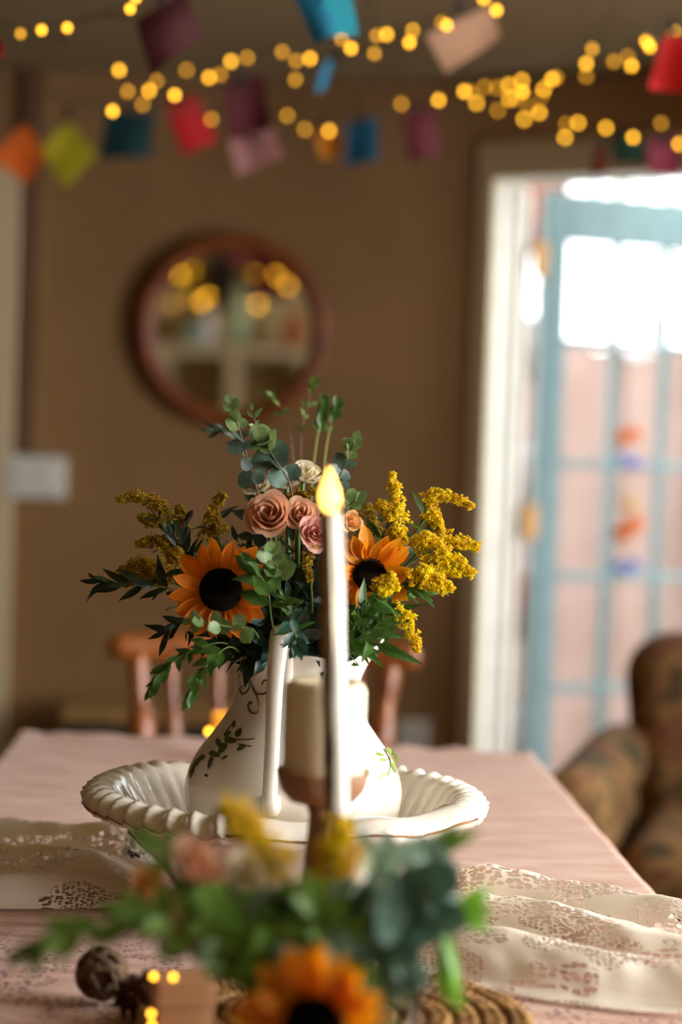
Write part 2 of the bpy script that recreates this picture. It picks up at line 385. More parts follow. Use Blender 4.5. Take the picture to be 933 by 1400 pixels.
# the door wall, running off to the right and towards the viewer
S0, S1, DZ, WT = 0.058, 0.908, 1.937, .15
RW = Matrix(((WD.x, WO.x, 0), (WD.y, WO.y, 0), (0, 0, 1)))
def dwbox(s0, s1, t0, t1, z0, z1, bev=0): return box(DW((s0+s1)/2, (t0+t1)/2, (z0+z1)/2), (s1-s0, t1-t0, z1-z0), bev, rot=RW)
struct('wall_door', join(dwbox(0, S0-.01, 0, WT, 0, ZC), dwbox(S1+.01, 2.05, 0, WT, 0, ZC), dwbox(S0-.01, S1+.01, 0, WT, DZ+.01, ZC)), 'plaster_door_wall')
fr = struct('trim_1', join(dwbox(.002, S0, -.022, 0, 0, DZ+.095, .004), dwbox(S1, S1+.085, -.022, 0, 0, DZ+.095, .004), dwbox(S0, S1, -.022, 0, DZ, DZ+.095, .004)), 'casing_paint')
fr = struct('trim_2', join(dwbox(S0-.01, S0, 0, WT, 0, DZ), dwbox(S1, S1+.01, 0, WT, 0, DZ), dwbox(S0-.01, S1+.01, 0, WT, DZ, DZ+.01),
                           dwbox(S0, S0+.010, .055, .08, 0, DZ-.012), dwbox(S0, S0+.016, .105, .148, 0, DZ-.012)), 'white_paint')
# left of frame: cream door casing, shadow line built as a brown board, cable cover
struct('trim_3', bounds(-1.0, -.866, KY-.035, KY, 0, 1.93, .004), 'cream_paint')
struct('shadow_strip', bounds(-.866, -.826, KY-.03, KY, 1.18, ZC, .003), 'shadow_and_backing_brown')

# glazed door, hinged at the left jamb and swung outwards
HG = DW(S0+.036, .172); AD = R(25); DD = Vector((cos(AD), sin(AD), 0)); DN = Vector((-sin(AD), cos(AD), 0))
RD = Matrix(((DD.x, DN.x, 0), (DD.y, DN.y, 0), (0, 0, 1)))
def dbox(u0, u1, z0, z1, t0=-.02, t1=.02, bev=.004): return box(HG + DD*((u0+u1)/2) + DN*((t0+t1)/2) + Vector((0, 0, (z0+z1)/2)), (u1-u0, t1-t0, z1-z0), bev, rot=RD)
DWID, DTOP = .80, 1.93
door = bpy.data.objects.new('door_1', None); COL.objects.link(door); door.location = HG; ORG[door] = Vector(HG)
tag(door, 'teal glazed door with small square panes swung open to the garden', 'door', kind='structure')
cols = [.075, .215, .355, .495, .635, .725]; cols = [.075 + i*.65/4.6 for i in range(5)] + [.725]
ncol = 4; cw = (.725-.075)/ncol; ez = [.31, .595, .90, 1.205, 1.53, 1.80]
mk('door_stile', dbox(0, .075, .02, DTOP), 'teal_paint', door, False); mk('door_stile', dbox(.725, .80, .02, DTOP), 'teal_paint', door, False)
mk('door_rail', dbox(.075, .725, 1.80, DTOP), 'teal_paint', door, False); mk('door_rail', dbox(.075, .725, .02, .31), 'teal_paint', door, False)
for i in range(1, ncol): mk('muntin', dbox(.075+cw*i-.010, .075+cw*i+.010, .31, 1.80, -.016, .016), 'teal_paint', door, False)
for z in ez[1:-1]: mk('muntin', dbox(.075, .725, z-.011, z+.011, -.0175, .0175), 'teal_paint', door, False)
for i in range(ncol):
    for j in range(5):
        mk('glass_pane', dbox(.075+cw*i+.009, .075+cw*(i+1)-.009, ez[j]+.01, ez[j+1]-.01, -.002, .002, 0), 'pane_glass', door, False)
mk('door_handle', tube([HG+DD*.765+DN*(-.02)+Vector((0, 0, 1.0)), HG+DD*.765+DN*(-.06)+Vector((0, 0, 1.0)), HG+DD*.66+DN*(-.06)+Vector((0, 0, 1.0))], .009, 8), 'brass', door)
for z in (.25, 1.0, 1.7): mk('hinge', dbox(-.032, .004, z, z+.09, -.026, -.008, .002), 'brass', door, False)

# ---------------- outside
struct('ground_outside', bounds(-12, 14, 5.6, 26, -.2, -.08), 'paving')
FY = 7.6
fence = thing('garden_fence', (1.6, FY, -.08), 'pale pinkish board fence of upright planks beyond the glazed door', 'fence')
fme = None
for i in range(34):
    x = .0 + i*.13
    vf = bounds(x-.008, x+.132, FY+.026*(i % 2)-.026, FY+.026*(i % 2)-.004, -.08, 1.62+.02*sin(i*2.3), .004)
    mk('plank', vf, 'fence_wood', fence, False)
mk('fence_rail', bounds(0, 4.5, FY+.022, FY+.07, .3, .4), 'fence_wood', fence, False); mk('fence_rail', bounds(0, 4.5, FY+.022, FY+.07, 1.2, 1.3), 'fence_wood', fence, False)
tr = thing('garden_tree', (2.3, 10.5, -.08), 'light green tree beyond the fence, above the door', 'tree')
mk('trunk', tube(spline([(2.3, 10.5, -.1), (2.35, 10.5, 1.2), (2.3, 10.5, 2.4)], 8), [.12-.01*i for i in range(8)], 8), 'bark', tr)
V, F = [], []
for i in range(1500):
    c = Vector((2.3, 10.5, 3.1)) + Vector((random.gauss(0, .75), random.gauss(0, .6), random.gauss(0, .42)))
    x, y, z = frame(rv(), rv()); s = random.uniform(.05, .10); k = len(V)
    V += [c-y*s, c+x*s*.5, c+y*s, c-x*s*.5]; F.append((k, k+1, k+2, k+3))
mk('foliage', (V, F), 'tree_leaf', tr, False, 'stuff')
# narrow shelf of pots seen through the slit beside the door
SX0, SX1, SY = .30, .655, 6.35
sh = thing('garden_shelf', (.48, SY, -.08), 'narrow wooden shelf unit seen in the slit beside the open door', 'shelf')
for x in (SX0, SX1-.03): mk('side_panel', bounds(x, x+.03, SY-.12, SY+.12, -.08, 2.1), 'shelf_wood', sh, False)
for z in (.25, .65, 1.05, 1.45, 1.85): mk('shelf_board', bounds(SX0+.03, SX1-.03, SY-.12, SY+.12, z, z+.025), 'shelf_wood', sh, False)
for z, m, nm in ((.275, 'pot_white', 'white'), (.675, 'terracotta', 'orange'), (1.075, 'pot_white', 'white'), (1.475, 'pot_white', 'white'), (1.875, 'terracotta', 'orange')):
    lv = {.275: 'lowest', .675: 'second lowest', 1.075: 'middle', 1.475: 'second highest', 1.875: 'top'}[z]
    t = mk('flower_pot', lathe([(.06, 0), (.085, .12), (.09, .14), (.095, .14), (.095, .17), (.085, .17), (.075, .06), (0, .05)], (.575, SY-.01, z), 20), m)
    tag(t, f'{nm} flower pot on the {lv} board of the shelf outside', 'flower pot', 'pots on the outdoor shelf')
# wreath ring and ornament strand on the door
wc = P(868, 448, 5.60); wr = thing('wreath', wc - Vector((0, 0, .09)), 'white ring wreath hanging on the upper panes of the door', 'wreath')
path = [wc + DD*(cos(a)*.066) + Vector((0, 0, sin(a)*.082)) for a in [2*pi*i/28 for i in range(28)]]
mk('ring', tube(path, .013, 8, True), 'wreath_white', wr); mk('hanging_loop', tube([wc+Vector((0, 0, .08)), wc+Vector((0, .02, .19))], .002, 5), 'cord', wr)
oc = P(856, 590, 5.60); st = thing('ornament_strand', P(856, 800, 5.60), 'strand of orange, blue and yellow leaf ornaments hung on the door', 'garland')
mk('string', tube([P(856, 470, 5.60), P(857, 640, 5.60), P(857, 800, 5.60)], .0015, 5), 'cord', st)
for i, (x, y, m, s) in enumerate(((850, 598, 'orn_orange', 17), (868, 592, 'orn_orange', 12), (852, 632, 'orn_blue', 17), (868, 634, 'orn_blue', 13), (862, 690, 'orn_yellow', 12), (852, 728, 'orn_orange', 17), (868, 716, 'orn_orange', 15),
                                (850, 778, 'orn_blue', 17), (868, 772, 'orn_blue', 12), (845, 792, 'orn_yellow', 10))):
    c = P(x, y, 5.595); r = s/FPX*5.6*1.0
    mk('ornament', ico(c, r, 2, (1, .25, .7)), m, st)

# ---------------- on the back wall
mc = P(318, 452, KY-.032); TILT = R(3.0)
MN = Vector((0, -cos(TILT), -sin(TILT)))
mir = thing('round_mirror', mc + Vector((0, .01, -.24)), 'round wooden-framed mirror hanging on the brown plaster wall', 'mirror')
mr_ = 132/FPX*KY
mk('frame', lathe([(mr_-.048, -.004), (mr_-.048, .012), (mr_-.04, .024), (mr_-.018, .03), (mr_-.004, .022), (mr_, .008), (mr_, -.012), (mr_-.048, -.012), (mr_-.048, -.004)], mc, 64, MN, False), 'mirror_wood', mir)
mk('mirror_glass', lathe([(0, .002), (mr_-.046, .002)], mc, 64, MN, False), 'mirror_glass', mir)
mk('backing', lathe([(mr_-.03, -.016), (mr_-.03, -.006)], mc, 48, MN), 'shadow_and_backing_brown', mir)
c = P(49, 652, KY-.02)
sw = thing('switch_box', c, 'white rectangular switch box on the wall at the left edge', 'switch')
sw = mk('box_body', box(c, (.156, .036, .112), .006), 'white_plastic', sw, False)
mk('rocker', box(c + Vector((.02, -.02, 0)), (.03, .008, .05), .003), 'white_plastic', sw, False); mk('rocker', box(c + Vector((-.03, -.02, 0)), (.03, .008, .05), .003), 'white_plastic', sw, False)
t = mk('cable_cover', bounds(-.822, -.798, KY-.018, KY, c.z+.057, ZC-.002, .004), 'plaster', None, False)
tag(t, 'slim wall-coloured cable cover running down to the white switch box', 'cable cover')
c = P(566, 1006, KY-.008)
so = thing('wall_socket', c, 'small white socket low on the back wall behind the table', 'socket')
so = mk('face_plate', box(c, (.084, .014, .084), .004), 'white_plastic', so, False)
for dx, dz in ((0, .02), (-.015, -.012), (.015, -.012)): mk('pin_slot', box(c + Vector((dx, -.007, dz)), (.006, .003, .012), 0), 'grey_line', so, False)

# low bench against the back wall
bx0, bx1 = -.66, -.30; by = 5.1; bz = .575
be = thing('low_bench', (-.45, by, 0), 'low dark green bench with a wooden seat board behind the chair', 'bench')
mk('seat_board', bounds(bx0, .05, by-.17, by+.17, bz-.035, bz, .006), 'bench_wood', be, False)
mk('apron', bounds(bx0+.02, .03, by-.14, by+.14, bz-.135, bz-.036, .004), 'bench_green', be, False)
for x in (bx0+.03, -.02):
    for y in (by-.13, by+.09): mk('leg', bounds(x, x+.045, y, y+.045, 0, bz-.136, .004), 'bench_green', be, False)

# ---------------- wooden chair behind the table
chy = 3.62; chc = -.128
ch = thing('wooden_chair', (chc, chy-.2, 0), 'polished brown wooden spindle-back chair at the far end of the table', 'chair')
def seatfn():
    V, F = [], []
    out = []
    for k in range(28):
        a = 2*pi*k/28; rx = .235*(1 + .05*cos(2*a)); ry = .215
        out.append((rx*(abs(cos(a))**.7)*(1 if cos(a) > 0 else -1), ry*(abs(sin(a))**.7)*(1 if sin(a) > 0 else -1)))
    for s, z in ((.94, .425), (1, .435), (1, .452), (.95, .462), (.6, .455), (.01, .450)):
        for x, y in out: V.append(Vector((chc+x*s, chy-.22+y*s, z)))
    for j in range(5):
        for i in range(28): k = (i+1) % 28; F.append((j*28+i, j*28+k, (j+1)*28+k, (j+1)*28+i))
    F.append(tuple(range(28))[::-1]); return V, F
mk('seat', seatfn(), 'chair_wood', ch)
def turned(a, b, r, seg=10):
    a, b = Vector(a), Vector(b); n = 22
    pr = [r*(1 + .35*math.exp(-((i/n-.66)/.07)**2) - .3*math.exp(-((i/n-.52)/.04)**2) - .25*math.exp(-((i/n-.80)/.04)**2)) for i in range(n+1)]
    return tube([a.lerp(b, i/n) for i in range(n+1)], pr, seg)
for sx in (-1, 1):
    mk('leg', turned((chc+sx*.2, chy-.38, 0), (chc+sx*.16, chy-.34, .43), .019), 'chair_wood', ch)
    mk('leg', turned((chc+sx*.2, chy+.02, 0), (chc+sx*.15, chy-.08, .43), .019), 'chair_wood', ch)
mk('stretcher', tube([Vector((chc-.18, chy-.18, .18)), Vector((chc+.18, chy-.18, .18))], .012, 8), 'chair_wood', ch)
def crest_y(u): return chy + .015 + .05*(1-u*u)
zc_ = .857
for sx in (-1, 1):
    mk('back_post', turned((chc+sx*.185, chy-.05, .45), (chc+sx*.228, crest_y(.8*sx), zc_), .019), 'chair_wood', ch)
for i in range(5):
    u = -.62 + i*.31
    mk('spindle', turned((chc+u*.21, chy-.035, .45), (chc+u*.275, crest_y(u), zc_), .0105, 8), 'chair_wood', ch)
pth = [Vector((chc + u*.278, crest_y(u), zc_ + .012 + .004*cos(u*3))) for u in [-1+2*i/24 for i in range(25)]]
rad = [(.021*(.55+.45*sm(min(1, (1-abs(-1+2*i/24))/.07)))+ .004, .016*(.5+.5*sm((1-abs(-1+2*i/24))/.07))) for i in range(25)]
mk('crest_rail', tube(pth, rad, 12, flat=Vector((0, 0, 1))), 'chair_wood', ch)

# ---------------- floral armchair on the right, turned to the left
ACX, ACY = .855, 4.01; ARZ = Matrix.Rotation(R(-14), 3, 'Z')
ac = thing('floral_armchair', (ACX, ACY, 0), 'tan floral upholstered armchair between the table and the glazed door', 'armchair')
def AP(v): return ARZ @ Vector(v) + Vector((ACX, ACY, 0))
def upholster(name, vf): return mk(name, ([AP(v) for v in vf[0]], vf[1]), 'floral_fabric', ac)
upholster('base', box((0, -.02, .24), (.62, .66, .26), .04, 0, 4))
V, F = box((0, 0, 0), (.50, .58, .16), .07, 0, 6); upholster('seat_cushion', ([Vector((v.x, v.y-.05, v.z + .445 + .015*cos(v.x*5)*cos(v.y*4)*(v.z > 0))) for v in V], F))
def soft_back():
    V, F = box((0, 0, 0), (.60, .20, .50), .09, 0, 6); o = []; rot = Matrix.Rotation(R(-10), 3, 'X')
    for v in V:
        v = Vector(v); v.y *= 1 + .25*(1-(v.x/.3)**2)*(1-(v.z/.25)**2); v.x *= 1 + .10*(v.z/.25); v.z += .03*(1-(v.x/.3)**2)*(v.z > 0); o.append(rot @ v + Vector((0, .33, .60)))
    return o, F
upholster('backrest', soft_back())
for sx in (-1, 1):
    p = [Vector((sx*(.335 - .02*sm((y+.36)/.6)), y, .585 + .02*sm((y+.3)/.6))) for y in (-.385, -.375, -.36, -.32, -.2, 0, .15, .28)]
    upholster('arm_roll', tube(p, [.03, .055, .066, .07, .07, .07, .07, .06], 18))
    upholster('arm_side', box((sx*.325, -.03, .32), (.11, .62, .46), .04, 0, 4))
for x in (-.27, .27):
    for y in (-.28, .26): q = AP((x, y, 0)); mk('foot', lathe([(.016, 0), (.026, .06), (.03, .115)], q, 12), 'chair_wood', ac)

# ================================================================== the table
TZ = .77
FR = TP(727, 1029, TZ); FL = TP(26, 1001, TZ); NRd = (TP(905, 1232, TZ)-FR).normalized()
def TT(a, b, z=TZ):    # a: 0 left .. 1 right, b: metres from the far edge towards the viewer
    p = FL.lerp(FR, a) + NRd*b; p.z = z; return p
TL = 2.15
tb = thing('dining_table', TT(.5, TL/2, 0), 'wooden dining table under the pink cloth', 'table')
def slab(m, z0, z1, b0, b1):
    V = [TT(a, b, z) for z in (z0, z1) for a, b in ((m, b0), (1-m, b0), (1-m, b1), (m, b1))]
    return V, [(3, 2, 1, 0), (4, 5, 6, 7), (0, 1, 5, 4), (1, 2, 6, 5), (2, 3, 7, 6), (3, 0, 4, 7)]
mk('table_top', slab(.012, TZ-.04, TZ-.006, .012, TL-.012), 'table_wood', tb, False)
mk('apron', slab(.08, TZ-.13, TZ-.041, .08, TL-.08), 'table_wood', tb, False)
for a in (.1, .9):
    for b in (.1, TL-.1): p = TT(a, b, 0); mk('leg', lathe([(.025, 0), (.022, .1), (.035, .3), (.03, .5), (.04, .54), (.04, TZ-.131)], p, 14), 'table_wood', tb)
def cloth(m, z, drop, wr, na, nb, amp=0, edge_amp=0):
    """a cloth over the table: flat part plus a hanging border"""
    al = [-drop, -drop*.5, -.02] + [0 + i/(na-1) for i in range(na)] + [1.02, 1+drop*.5, 1+drop]
    W = (FR-FL).length
    bl = [-drop, -drop*.5, -.012] + [TL*i/(nb-1) for i in range(nb)] + [TL+.012, TL+drop*.5, TL+drop]
    V = []
    for b in bl:
        for a in al:
            aa = min(max(a, 0), 1); bb = min(max(b, 0), TL); da = abs(a-aa); db = abs(b-bb)
            p = TT(aa, bb, z)
            d = max(da, db)
            if d > 0:
                k = min(d/.02, 1); out = .004*k + wr*sin((a if db > da else b)*31)*(d > .05)*1.0
                if da >= db: p += (FR-FL).normalized()*(out if a > 1 else -out)
                if db >= da: p += NRd*(out if b > TL else -out)
                p.z -= max(0, d-.004)
            else:
                n = noise.noise(Vector((aa*W*3.0, bb*16, 1.7)))*.6 + noise.noise(Vector((aa*W*9, bb*30, 4.1)))*.25
                p.z += amp*max(-.2, n) + edge_amp*max(0, 1-bb/.05)*abs(noise.noise(Vector((aa*W*14, .3, 2))))
            V.append(p)
    nu, nv = len(al), len(bl); F = []
    for j in range(nv-1):
        for i in range(nu-1): F.append((j*nu+i, j*nu+i+1, (j+1)*nu+i+1, (j+1)*nu+i))
    return V, F
V, F = cloth(0, TZ-.0055, .20, .001, 8, 260); rp_ = TP(880, 1231, TZ)      # the red edge peeps out where the cloth has slipped
for v in V:
    k = sm(1-abs(v.y-rp_.y)/.022)
    if v.x > rp_.x-.03 and v.z > TZ-.012 and k > 0: v.x += .010*k; v.z += .0065*k
t = mk('undercloth', (V, F), 'red_cloth', None); tag(t, 'red undercloth showing as a thin edge below the pink tablecloth', 'tablecloth')
mid = TT(.5, TL*.5)
t = mk('tablecloth', cloth(0, TZ-.001, .17, .003, 110, 220, .0035, .012), 'tablecloth_pink', None, loc=(mid.x, 1.95, TZ)); tag(t, 'dusty pink woven tablecloth spread over the long table', 'tablecloth')

# ---------------- lace runner bunched across the table
UP = [(-80, 1152), (60, 1156), (170, 1162), (260, 1176), (340, 1195), (450, 1208), (560, 1208), (680, 1218), (800, 1236), (930, 1258), (1010, 1274)]
LO = [(-80, 1233), (60, 1232), (180, 1230), (290, 1240), (400, 1290), (500, 1312), (600, 1322), (720, 1347), (830, 1364), (940, 1374), (1010, 1384)]
UPw = spline([TP(x, y, TZ+.02) for x, y in UP], 121); LOw = spline([TP(x, y, TZ+.012) for x, y in LO], 121)
BC = P(390, 1097, 2.05); BC.z = TZ + .004
V, UV = [], []; NU, NV = 121, 46
for i in range(NU):
    for j in range(NV):
        v = j/(NV-1); p = UPw[i].lerp(LOw[i], v); x = p.x
        flat = sm((abs(x-BC.x)-.10)/.10)
        ph = .18*sin(x*9) + .25*noise.noise(Vector((x*5, v*2, 0)))
        s = abs(sin(pi*(v*3.0+.02+ph)))**.75
        env = min(1, sin(pi*min(max(v, 0), 1))*3.0)
        big = (1.15 - .55*v)
        h = .003 + flat*env*((.046*s*big) + .007*noise.noise(Vector((x*16, v*9, 3)))+.004*noise.noise(Vector((x*45, v*20, 7))))
        q = Vector((p.x, p.y + .008*flat*sin(v*17+x*7), TZ + max(.002, h)))
        edge = FR + NRd*((q.y-FR.y)/NRd.y); over = q.x - edge.x - .004
        if over > 0: q.x -= over*.88; q.z -= over*1.1              # hangs down past the table edge
        V.append(q); UV.append((x*1.0, v*.62))
F = [(i*NV+j, i*NV+j+1, (i+1)*NV+j+1, (i+1)*NV+j) for i in range(NU-1) for j in range(NV-1)]
t = mk('lace_runner', (V, F), 'lace', None, uv=UV); tag(t, 'cream lace runner bunched in soft folds across the pink tablecloth', 'table runner')

# ---------------- wash basin
NT = 384
prof = [(.0, .006, 0), (.078, .006, 0), (.082, 0, 0), (.089, 0, 0), (.092, .008, 0), (.10, .018, 0), (.122, .042, .1), (.146, .070, .1), (.164, .090, .1), (.176, .098, .2), (.186, .0985, .6),
        (.194, .101, 1), (.199, .106, 1), (.200, .112, 1), (.197, .118, 1), (.191, .122, 1), (.184, .1245, .9), (.177, .1245, .7), (.171, .121, .7), (.166, .113, .8), (.158, .101, .8), (.148, .085, .7), (.132, .062, .4), (.108, .036, .1), (.08, .022, 0), (0, .019, 0)]
def basin_xyz(r, z, g, th, k):
    # ropework over most of the rim; a smooth wavy cartouche at the front right
    d = (th - R(-62) + pi) % (2*pi) - pi
    cart = sm((R(44)-abs(d))/R(9)); d2 = (th - R(118) + pi) % (2*pi) - pi; cart = max(cart, .6*sm((R(22)-abs(d2))/R(9)))
    ro = g*(1-cart)*.0042*(1-abs(sin((48*th + k*.55)/2))*2+.35)
    wave = g*cart*(.006*cos(d*9.5)*(r > .18) + .0012*sin(d*34+k))
    rr = r + ro*(.7 if k > 13 else 1) + wave; zz = z + ro*.8*(1 if 12 < k < 20 else .2) + g*cart*(.0035*cos(d*9.5+.4)*(r > .175))
    return Vector((BC.x + rr*cos(th), BC.y + rr*sin(th), BC.z + max(zz, 0)))
V = [basin_xyz(r, z, g, 2*pi*i/NT, k) for k, (r, z, g) in enumerate(prof) for i in range(NT)]; F = []
for k in range(len(prof)-1):
    for i in range(NT): j = (i+1) % NT; F.append((k*NT+i, k*NT+j, (k+1)*NT+j, (k+1)*NT+i))
bs = thing('wash_basin', BC, 'white ceramic wash basin with a rope-moulded rim under the flower jug', 'basin')
bs = mk('bowl', (V, F), 'ceramic', bs)
ln = [basin_xyz(.2005, .1105, 1, R(-62-42+84*i/60), 13) for i in range(61)]
mk('gold_line', tube(ln, .0011, 6), 'gold_rim', bs)
ln = [basin_xyz(.2012, .107, 1, R(190+66*i/60), 13) for i in range(61)]
mk('gold_line', tube(ln, .0006, 5), 'gold_rim', bs)
def decal(pts, nrm, m, name, parent, lab=None):
    c = sum(pts, Vector())/len(pts); V = [p + nrm*.0006 for p in pts] + [c + nrm*.0008]; n = len(pts)
    return mk(name, (V, [(i, (i+1) % n, n) for i in range(n)]), m, parent, False)
def basin_in(th, k): r, z, g = prof[k]; return basin_xyz(r, z, g, th, k)
for th, kk, rr, m in ((2.36, 22, .009, 'decal_red'), (2.30, 22, .006, 'decal_red'), (2.22, 22, .005, 'decal_green'), (2.14, 22, .006, 'decal_brown'), (2.42, 22, .005, 'decal_brown'), (2.05, 22, .005, 'decal_red')):
    c = basin_in(th, kk); nrm = Vector((BC.x-c.x, BC.y-c.y, .10)).normalized(); x, y, z = frame(Vector((0, 0, 1)), nrm)
    decal([c + z*.002 + (x*cos(a)+y*sin(a))*rr*(1+.35*cos(a*5)) for a in [2*pi*i/20 for i in range(20)]], nrm, m, 'flower_decal', bs)

# ---------------- jug
JC = P(404, 1000, 2.05); JC.z = BC.z + .0195; ZB = JC.z
jp = [(.0, .003), (.058, .003), (.062, 0), (.070, 0), (.074, .006), (.078, .02), (.093, .045), (.1045, .072), (.1095, .098), (.1075, .116), (.099, .136), (.084, .157), (.072, .174), (.0645, .189), (.0615, .203), (.062, .217), (.0655, .230), (.070, .240), (.072, .2445)]
ji = [(.070, .246), (.066, .240), (.060, .226), (.057, .21), (.057, .2), (.062, .185), (.078, .16), (.1, .12), (.095, .06), (.06, .02), (0, .018)]
jsp = spline([Vector((r, 0, z)) for r, z in jp], 70); jpo = [(max(0, p.x), p.z) for p in jsp] + ji
def jug_r(z):
    z -= ZB
    for a, b in zip(jsp, jsp[1:]):
        if a.z <= z <= b.z and b.z > a.z: return a.x + (b.x-a.x)*(z-a.z)/(b.z-a.z)
    return 0
TS = R(28)
def jug_xyz(r, z, th):
    d = (th - TS + pi) % (2*pi) - pi; k = sm((z-.195)/.05); e = math.exp(-(d/.55)**2)
    rr = r*(1 + .30*k*e + .035*k*cos(5*th)*(1-e)); zz = z + k*(.022*e + .004*cos(5*th+1)*(1-e) - .004)
    return Vector((JC.x + rr*cos(th), JC.y + rr*sin(th), ZB + zz))
NJ = 96
V = [jug_xyz(r, z, 2*pi*i/NJ) for r, z in jpo for i in range(NJ)]
F = [(k*NJ+i, k*NJ+(i+1) % NJ, (k+1)*NJ+(i+1) % NJ, (k+1)*NJ+i) for k in range(len(jpo)-1) for i in range(NJ)]
jug = thing('water_jug', JC, 'tall white ceramic jug with leaf decoration holding the big bouquet', 'jug')
jug_body = mk('body', (V, F), 'ceramic', jug)
TH = R(-99)
hd = Vector((cos(TH), sin(TH), 0)); hs = Vector((-sin(TH), cos(TH), 0))
hp = spline([JC + hd*r + Vector((0, 0, z-ZB)) for r, z in ((.066, 1.012), (.070, 1.04), (.082, 1.062), (.100, 1.062), (.114, 1.038), (.121, 1.00), (.123, .955), (.126, .925), (.128, .906), (.122, .896), (.112, .899), (.106, .906))], 60)
hr = [(.0072 + .0032*math.exp(-((i-14)/9)**2) + .002*math.exp(-((i-50)/6)**2), .0055 + .0025*math.exp(-((i-52)/6)**2)) for i in range(60)]
hv = tube(hp, hr, 14, flat=hs); mk('handle', hv, 'ceramic', jug)
def jug_hit(px, py):
    d = _f + _r*((px-466.5)/FPX) - _u*((py-700)/FPX); d /= d.y; y = 1.90
    while y < 2.06:
        p = CAM + d*y; r = jug_r(p.z)
        if r > 0 and (p.x-JC.x)**2 + (p.y-JC.y)**2 <= r*r: break
        y += .0004
    n = Vector((p.x-JC.x, p.y-JC.y, 0)).normalized(); return p + n*.0007, n
for pts in ([(340, 928), (342, 938), (337, 947), (331, 948), (329, 941), (333, 937)], [(343, 929), (348, 945), (358, 949), (368, 945), (371, 936), (366, 930), (361, 931), (359, 936)],
            [(346, 938), (352, 952), (355, 965), (352, 975), (344, 974), (340, 966), (342, 960), (345, 961)], [(328, 926), (336, 913)], [(346, 914), (354, 907), (362, 905)]):
    w3 = spline([jug_hit(*p)[0] for p in pts], 26 if len(pts) > 3 else 6)
    mk('gold_scroll', tube(w3, .0009, 5), 'gold_paint', jug_body)
def jug_leaf(px, py, ang, ln, wd, m):
    pts = []; n = 12
    for i in range(n):
        a = 2*pi*i/n; u = cos(a)*ln; v = sin(a)*wd*(1-.3*cos(a)); pts.append(jug_hit(px + u*cos(ang) - v*sin(ang), py + u*sin(ang) + v*cos(ang))[0])
    mk('leaf_decal', (pts, [tuple(range(n))]), m, jug_body, False)
for px, py, a, l, wd in ((316, 1012, .2, 9, 4.5), (327, 1001, -1.0, 7, 4), (305, 1023, 2.2, 9, 4.5), (294, 1031, .3, 8, 4), (300, 1016, 1.2, 7, 4), (288, 1043, 1.9, 9, 3), (276, 1036, 2.6, 6, 3), (268, 1044, 2.2, 9, 3.2),
                         (263, 1056, 1.9, 8, 2.6), (312, 1003, -.7, 6, 3.5), (330, 1022, 2.5, 7, 3.5), (321, 990, -1.3, 5, 2), (283, 1060, .4, 3, 2), (308, 1035, 2.7, 5, 1.6)):
    jug_leaf(px, py, a, l, wd, 'decal_green' if (px+int(py)) % 3 else 'decal_brown')
for px, py, a, l, wd in ((533, 1027, .7, 8, 3), (526, 1037, -.2, 8, 3), (538, 1049, 1.2, 8, 2.8), (527, 1058, -.4, 7, 3), (519, 1031, .3, 6, 2), (541, 1037, 1.3, 7, 2.4), (520, 1062, -.6, 5, 2)):
    jug_leaf(px, py, a, l, wd, 'decal_green_pale')
for pts in ([(318, 1010), (334, 1011), (349, 1010)], [(326, 1017), (344, 1020)], [(310, 1000), (322, 985)], [(524, 1024), (533, 1040), (530, 1060)]):
    mk('twig_decal', tube(spline([jug_hit(*p)[0] for p in pts], 8), .0006, 5), 'decal_brown', jug_body)

# ---------------- braided seagrass mat
MC = Vector((.010, 1.632, TZ+.001))
mt = thing('braided_mat', MC, 'round braided seagrass mat under the candles at the right', 'mat')
for q in range(7):
    rr = .149 - q*.0215
    if rr < .02: break
    n = max(48, int(rr*2*pi/.0032)); turns = max(4, round(rr*2*pi/.030))
    for s in range(3):
        pth = []
        for i in range(n):
            a = 2*pi*i/n; ph = a*turns + s*2*pi/3
            pth.append(MC + Vector(((rr+.0066*sin(ph))*cos(a), (rr+.0066*sin(ph))*sin(a), .0105 + .0050*sin(2*ph) + .0006*noise.noise(Vector((a*30, q, s))))))
        mk('braid_strand', tube(pth, [(.0056 + .0016*noise.noise(Vector((i*.7, q*3, s))), .0058) for i in range(n)], 6, True), 'seagrass', mt)
MT = MC.z + .0215

# ---------------- pillar candle on its brown stand
HX = P(444, 1000, 1.62).x; hc = Vector((HX, 1.62, MT))
def zpx(py, d, px=444): return P(px, py, d).z
zb = zpx(1076, 1.62); zt = zpx(930, 1.62)
hs_ = thing('candle_stand', hc, 'brown turned candle stand with a shallow cup under the pillar candle', 'candle stand')
H = zb - MT
mk('stem', lathe([(.044, 0), (.046, .006), (.04, .014), (.026, .024), (.021, .05), (.0175, .085), (.0135, .115), (.0105, .150), (.010, H-.022), (.014, H-.012)], hc, 28), 'holder_brown', hs_)
mk('cup', lathe([(.012, H-.014), (.026, H-.011), (.034, H-.002), (.0378, H+.012), (.0372, H+.014), (.0345, H+.008), (.033, H-.001), (0, H-.002)], hc, 32), 'holder_brown', hs_)
pc = thing('pillar_candle', Vector((HX, 1.62, zb)), 'thick ivory pillar candle standing on the brown stand', 'candle')
hh = zt - zb; rp = .0325
mk('wax', lathe([(rp*.97, 0), (rp, .003), (rp, hh-.008), (rp-.002, hh-.003), (rp-.006, hh), (rp-.012, hh-.002), (.006, hh-.006), (0, hh-.006)], (HX, 1.62, zb), 40), 'wax_ivory', pc)
mk('wick', tube([Vector((HX, 1.62, zb+hh-.007)), Vector((HX+.001, 1.62, zb+hh+.0)), Vector((HX+.003, 1.619, zb+hh+.002))], .0009, 6), 'wick', pc)

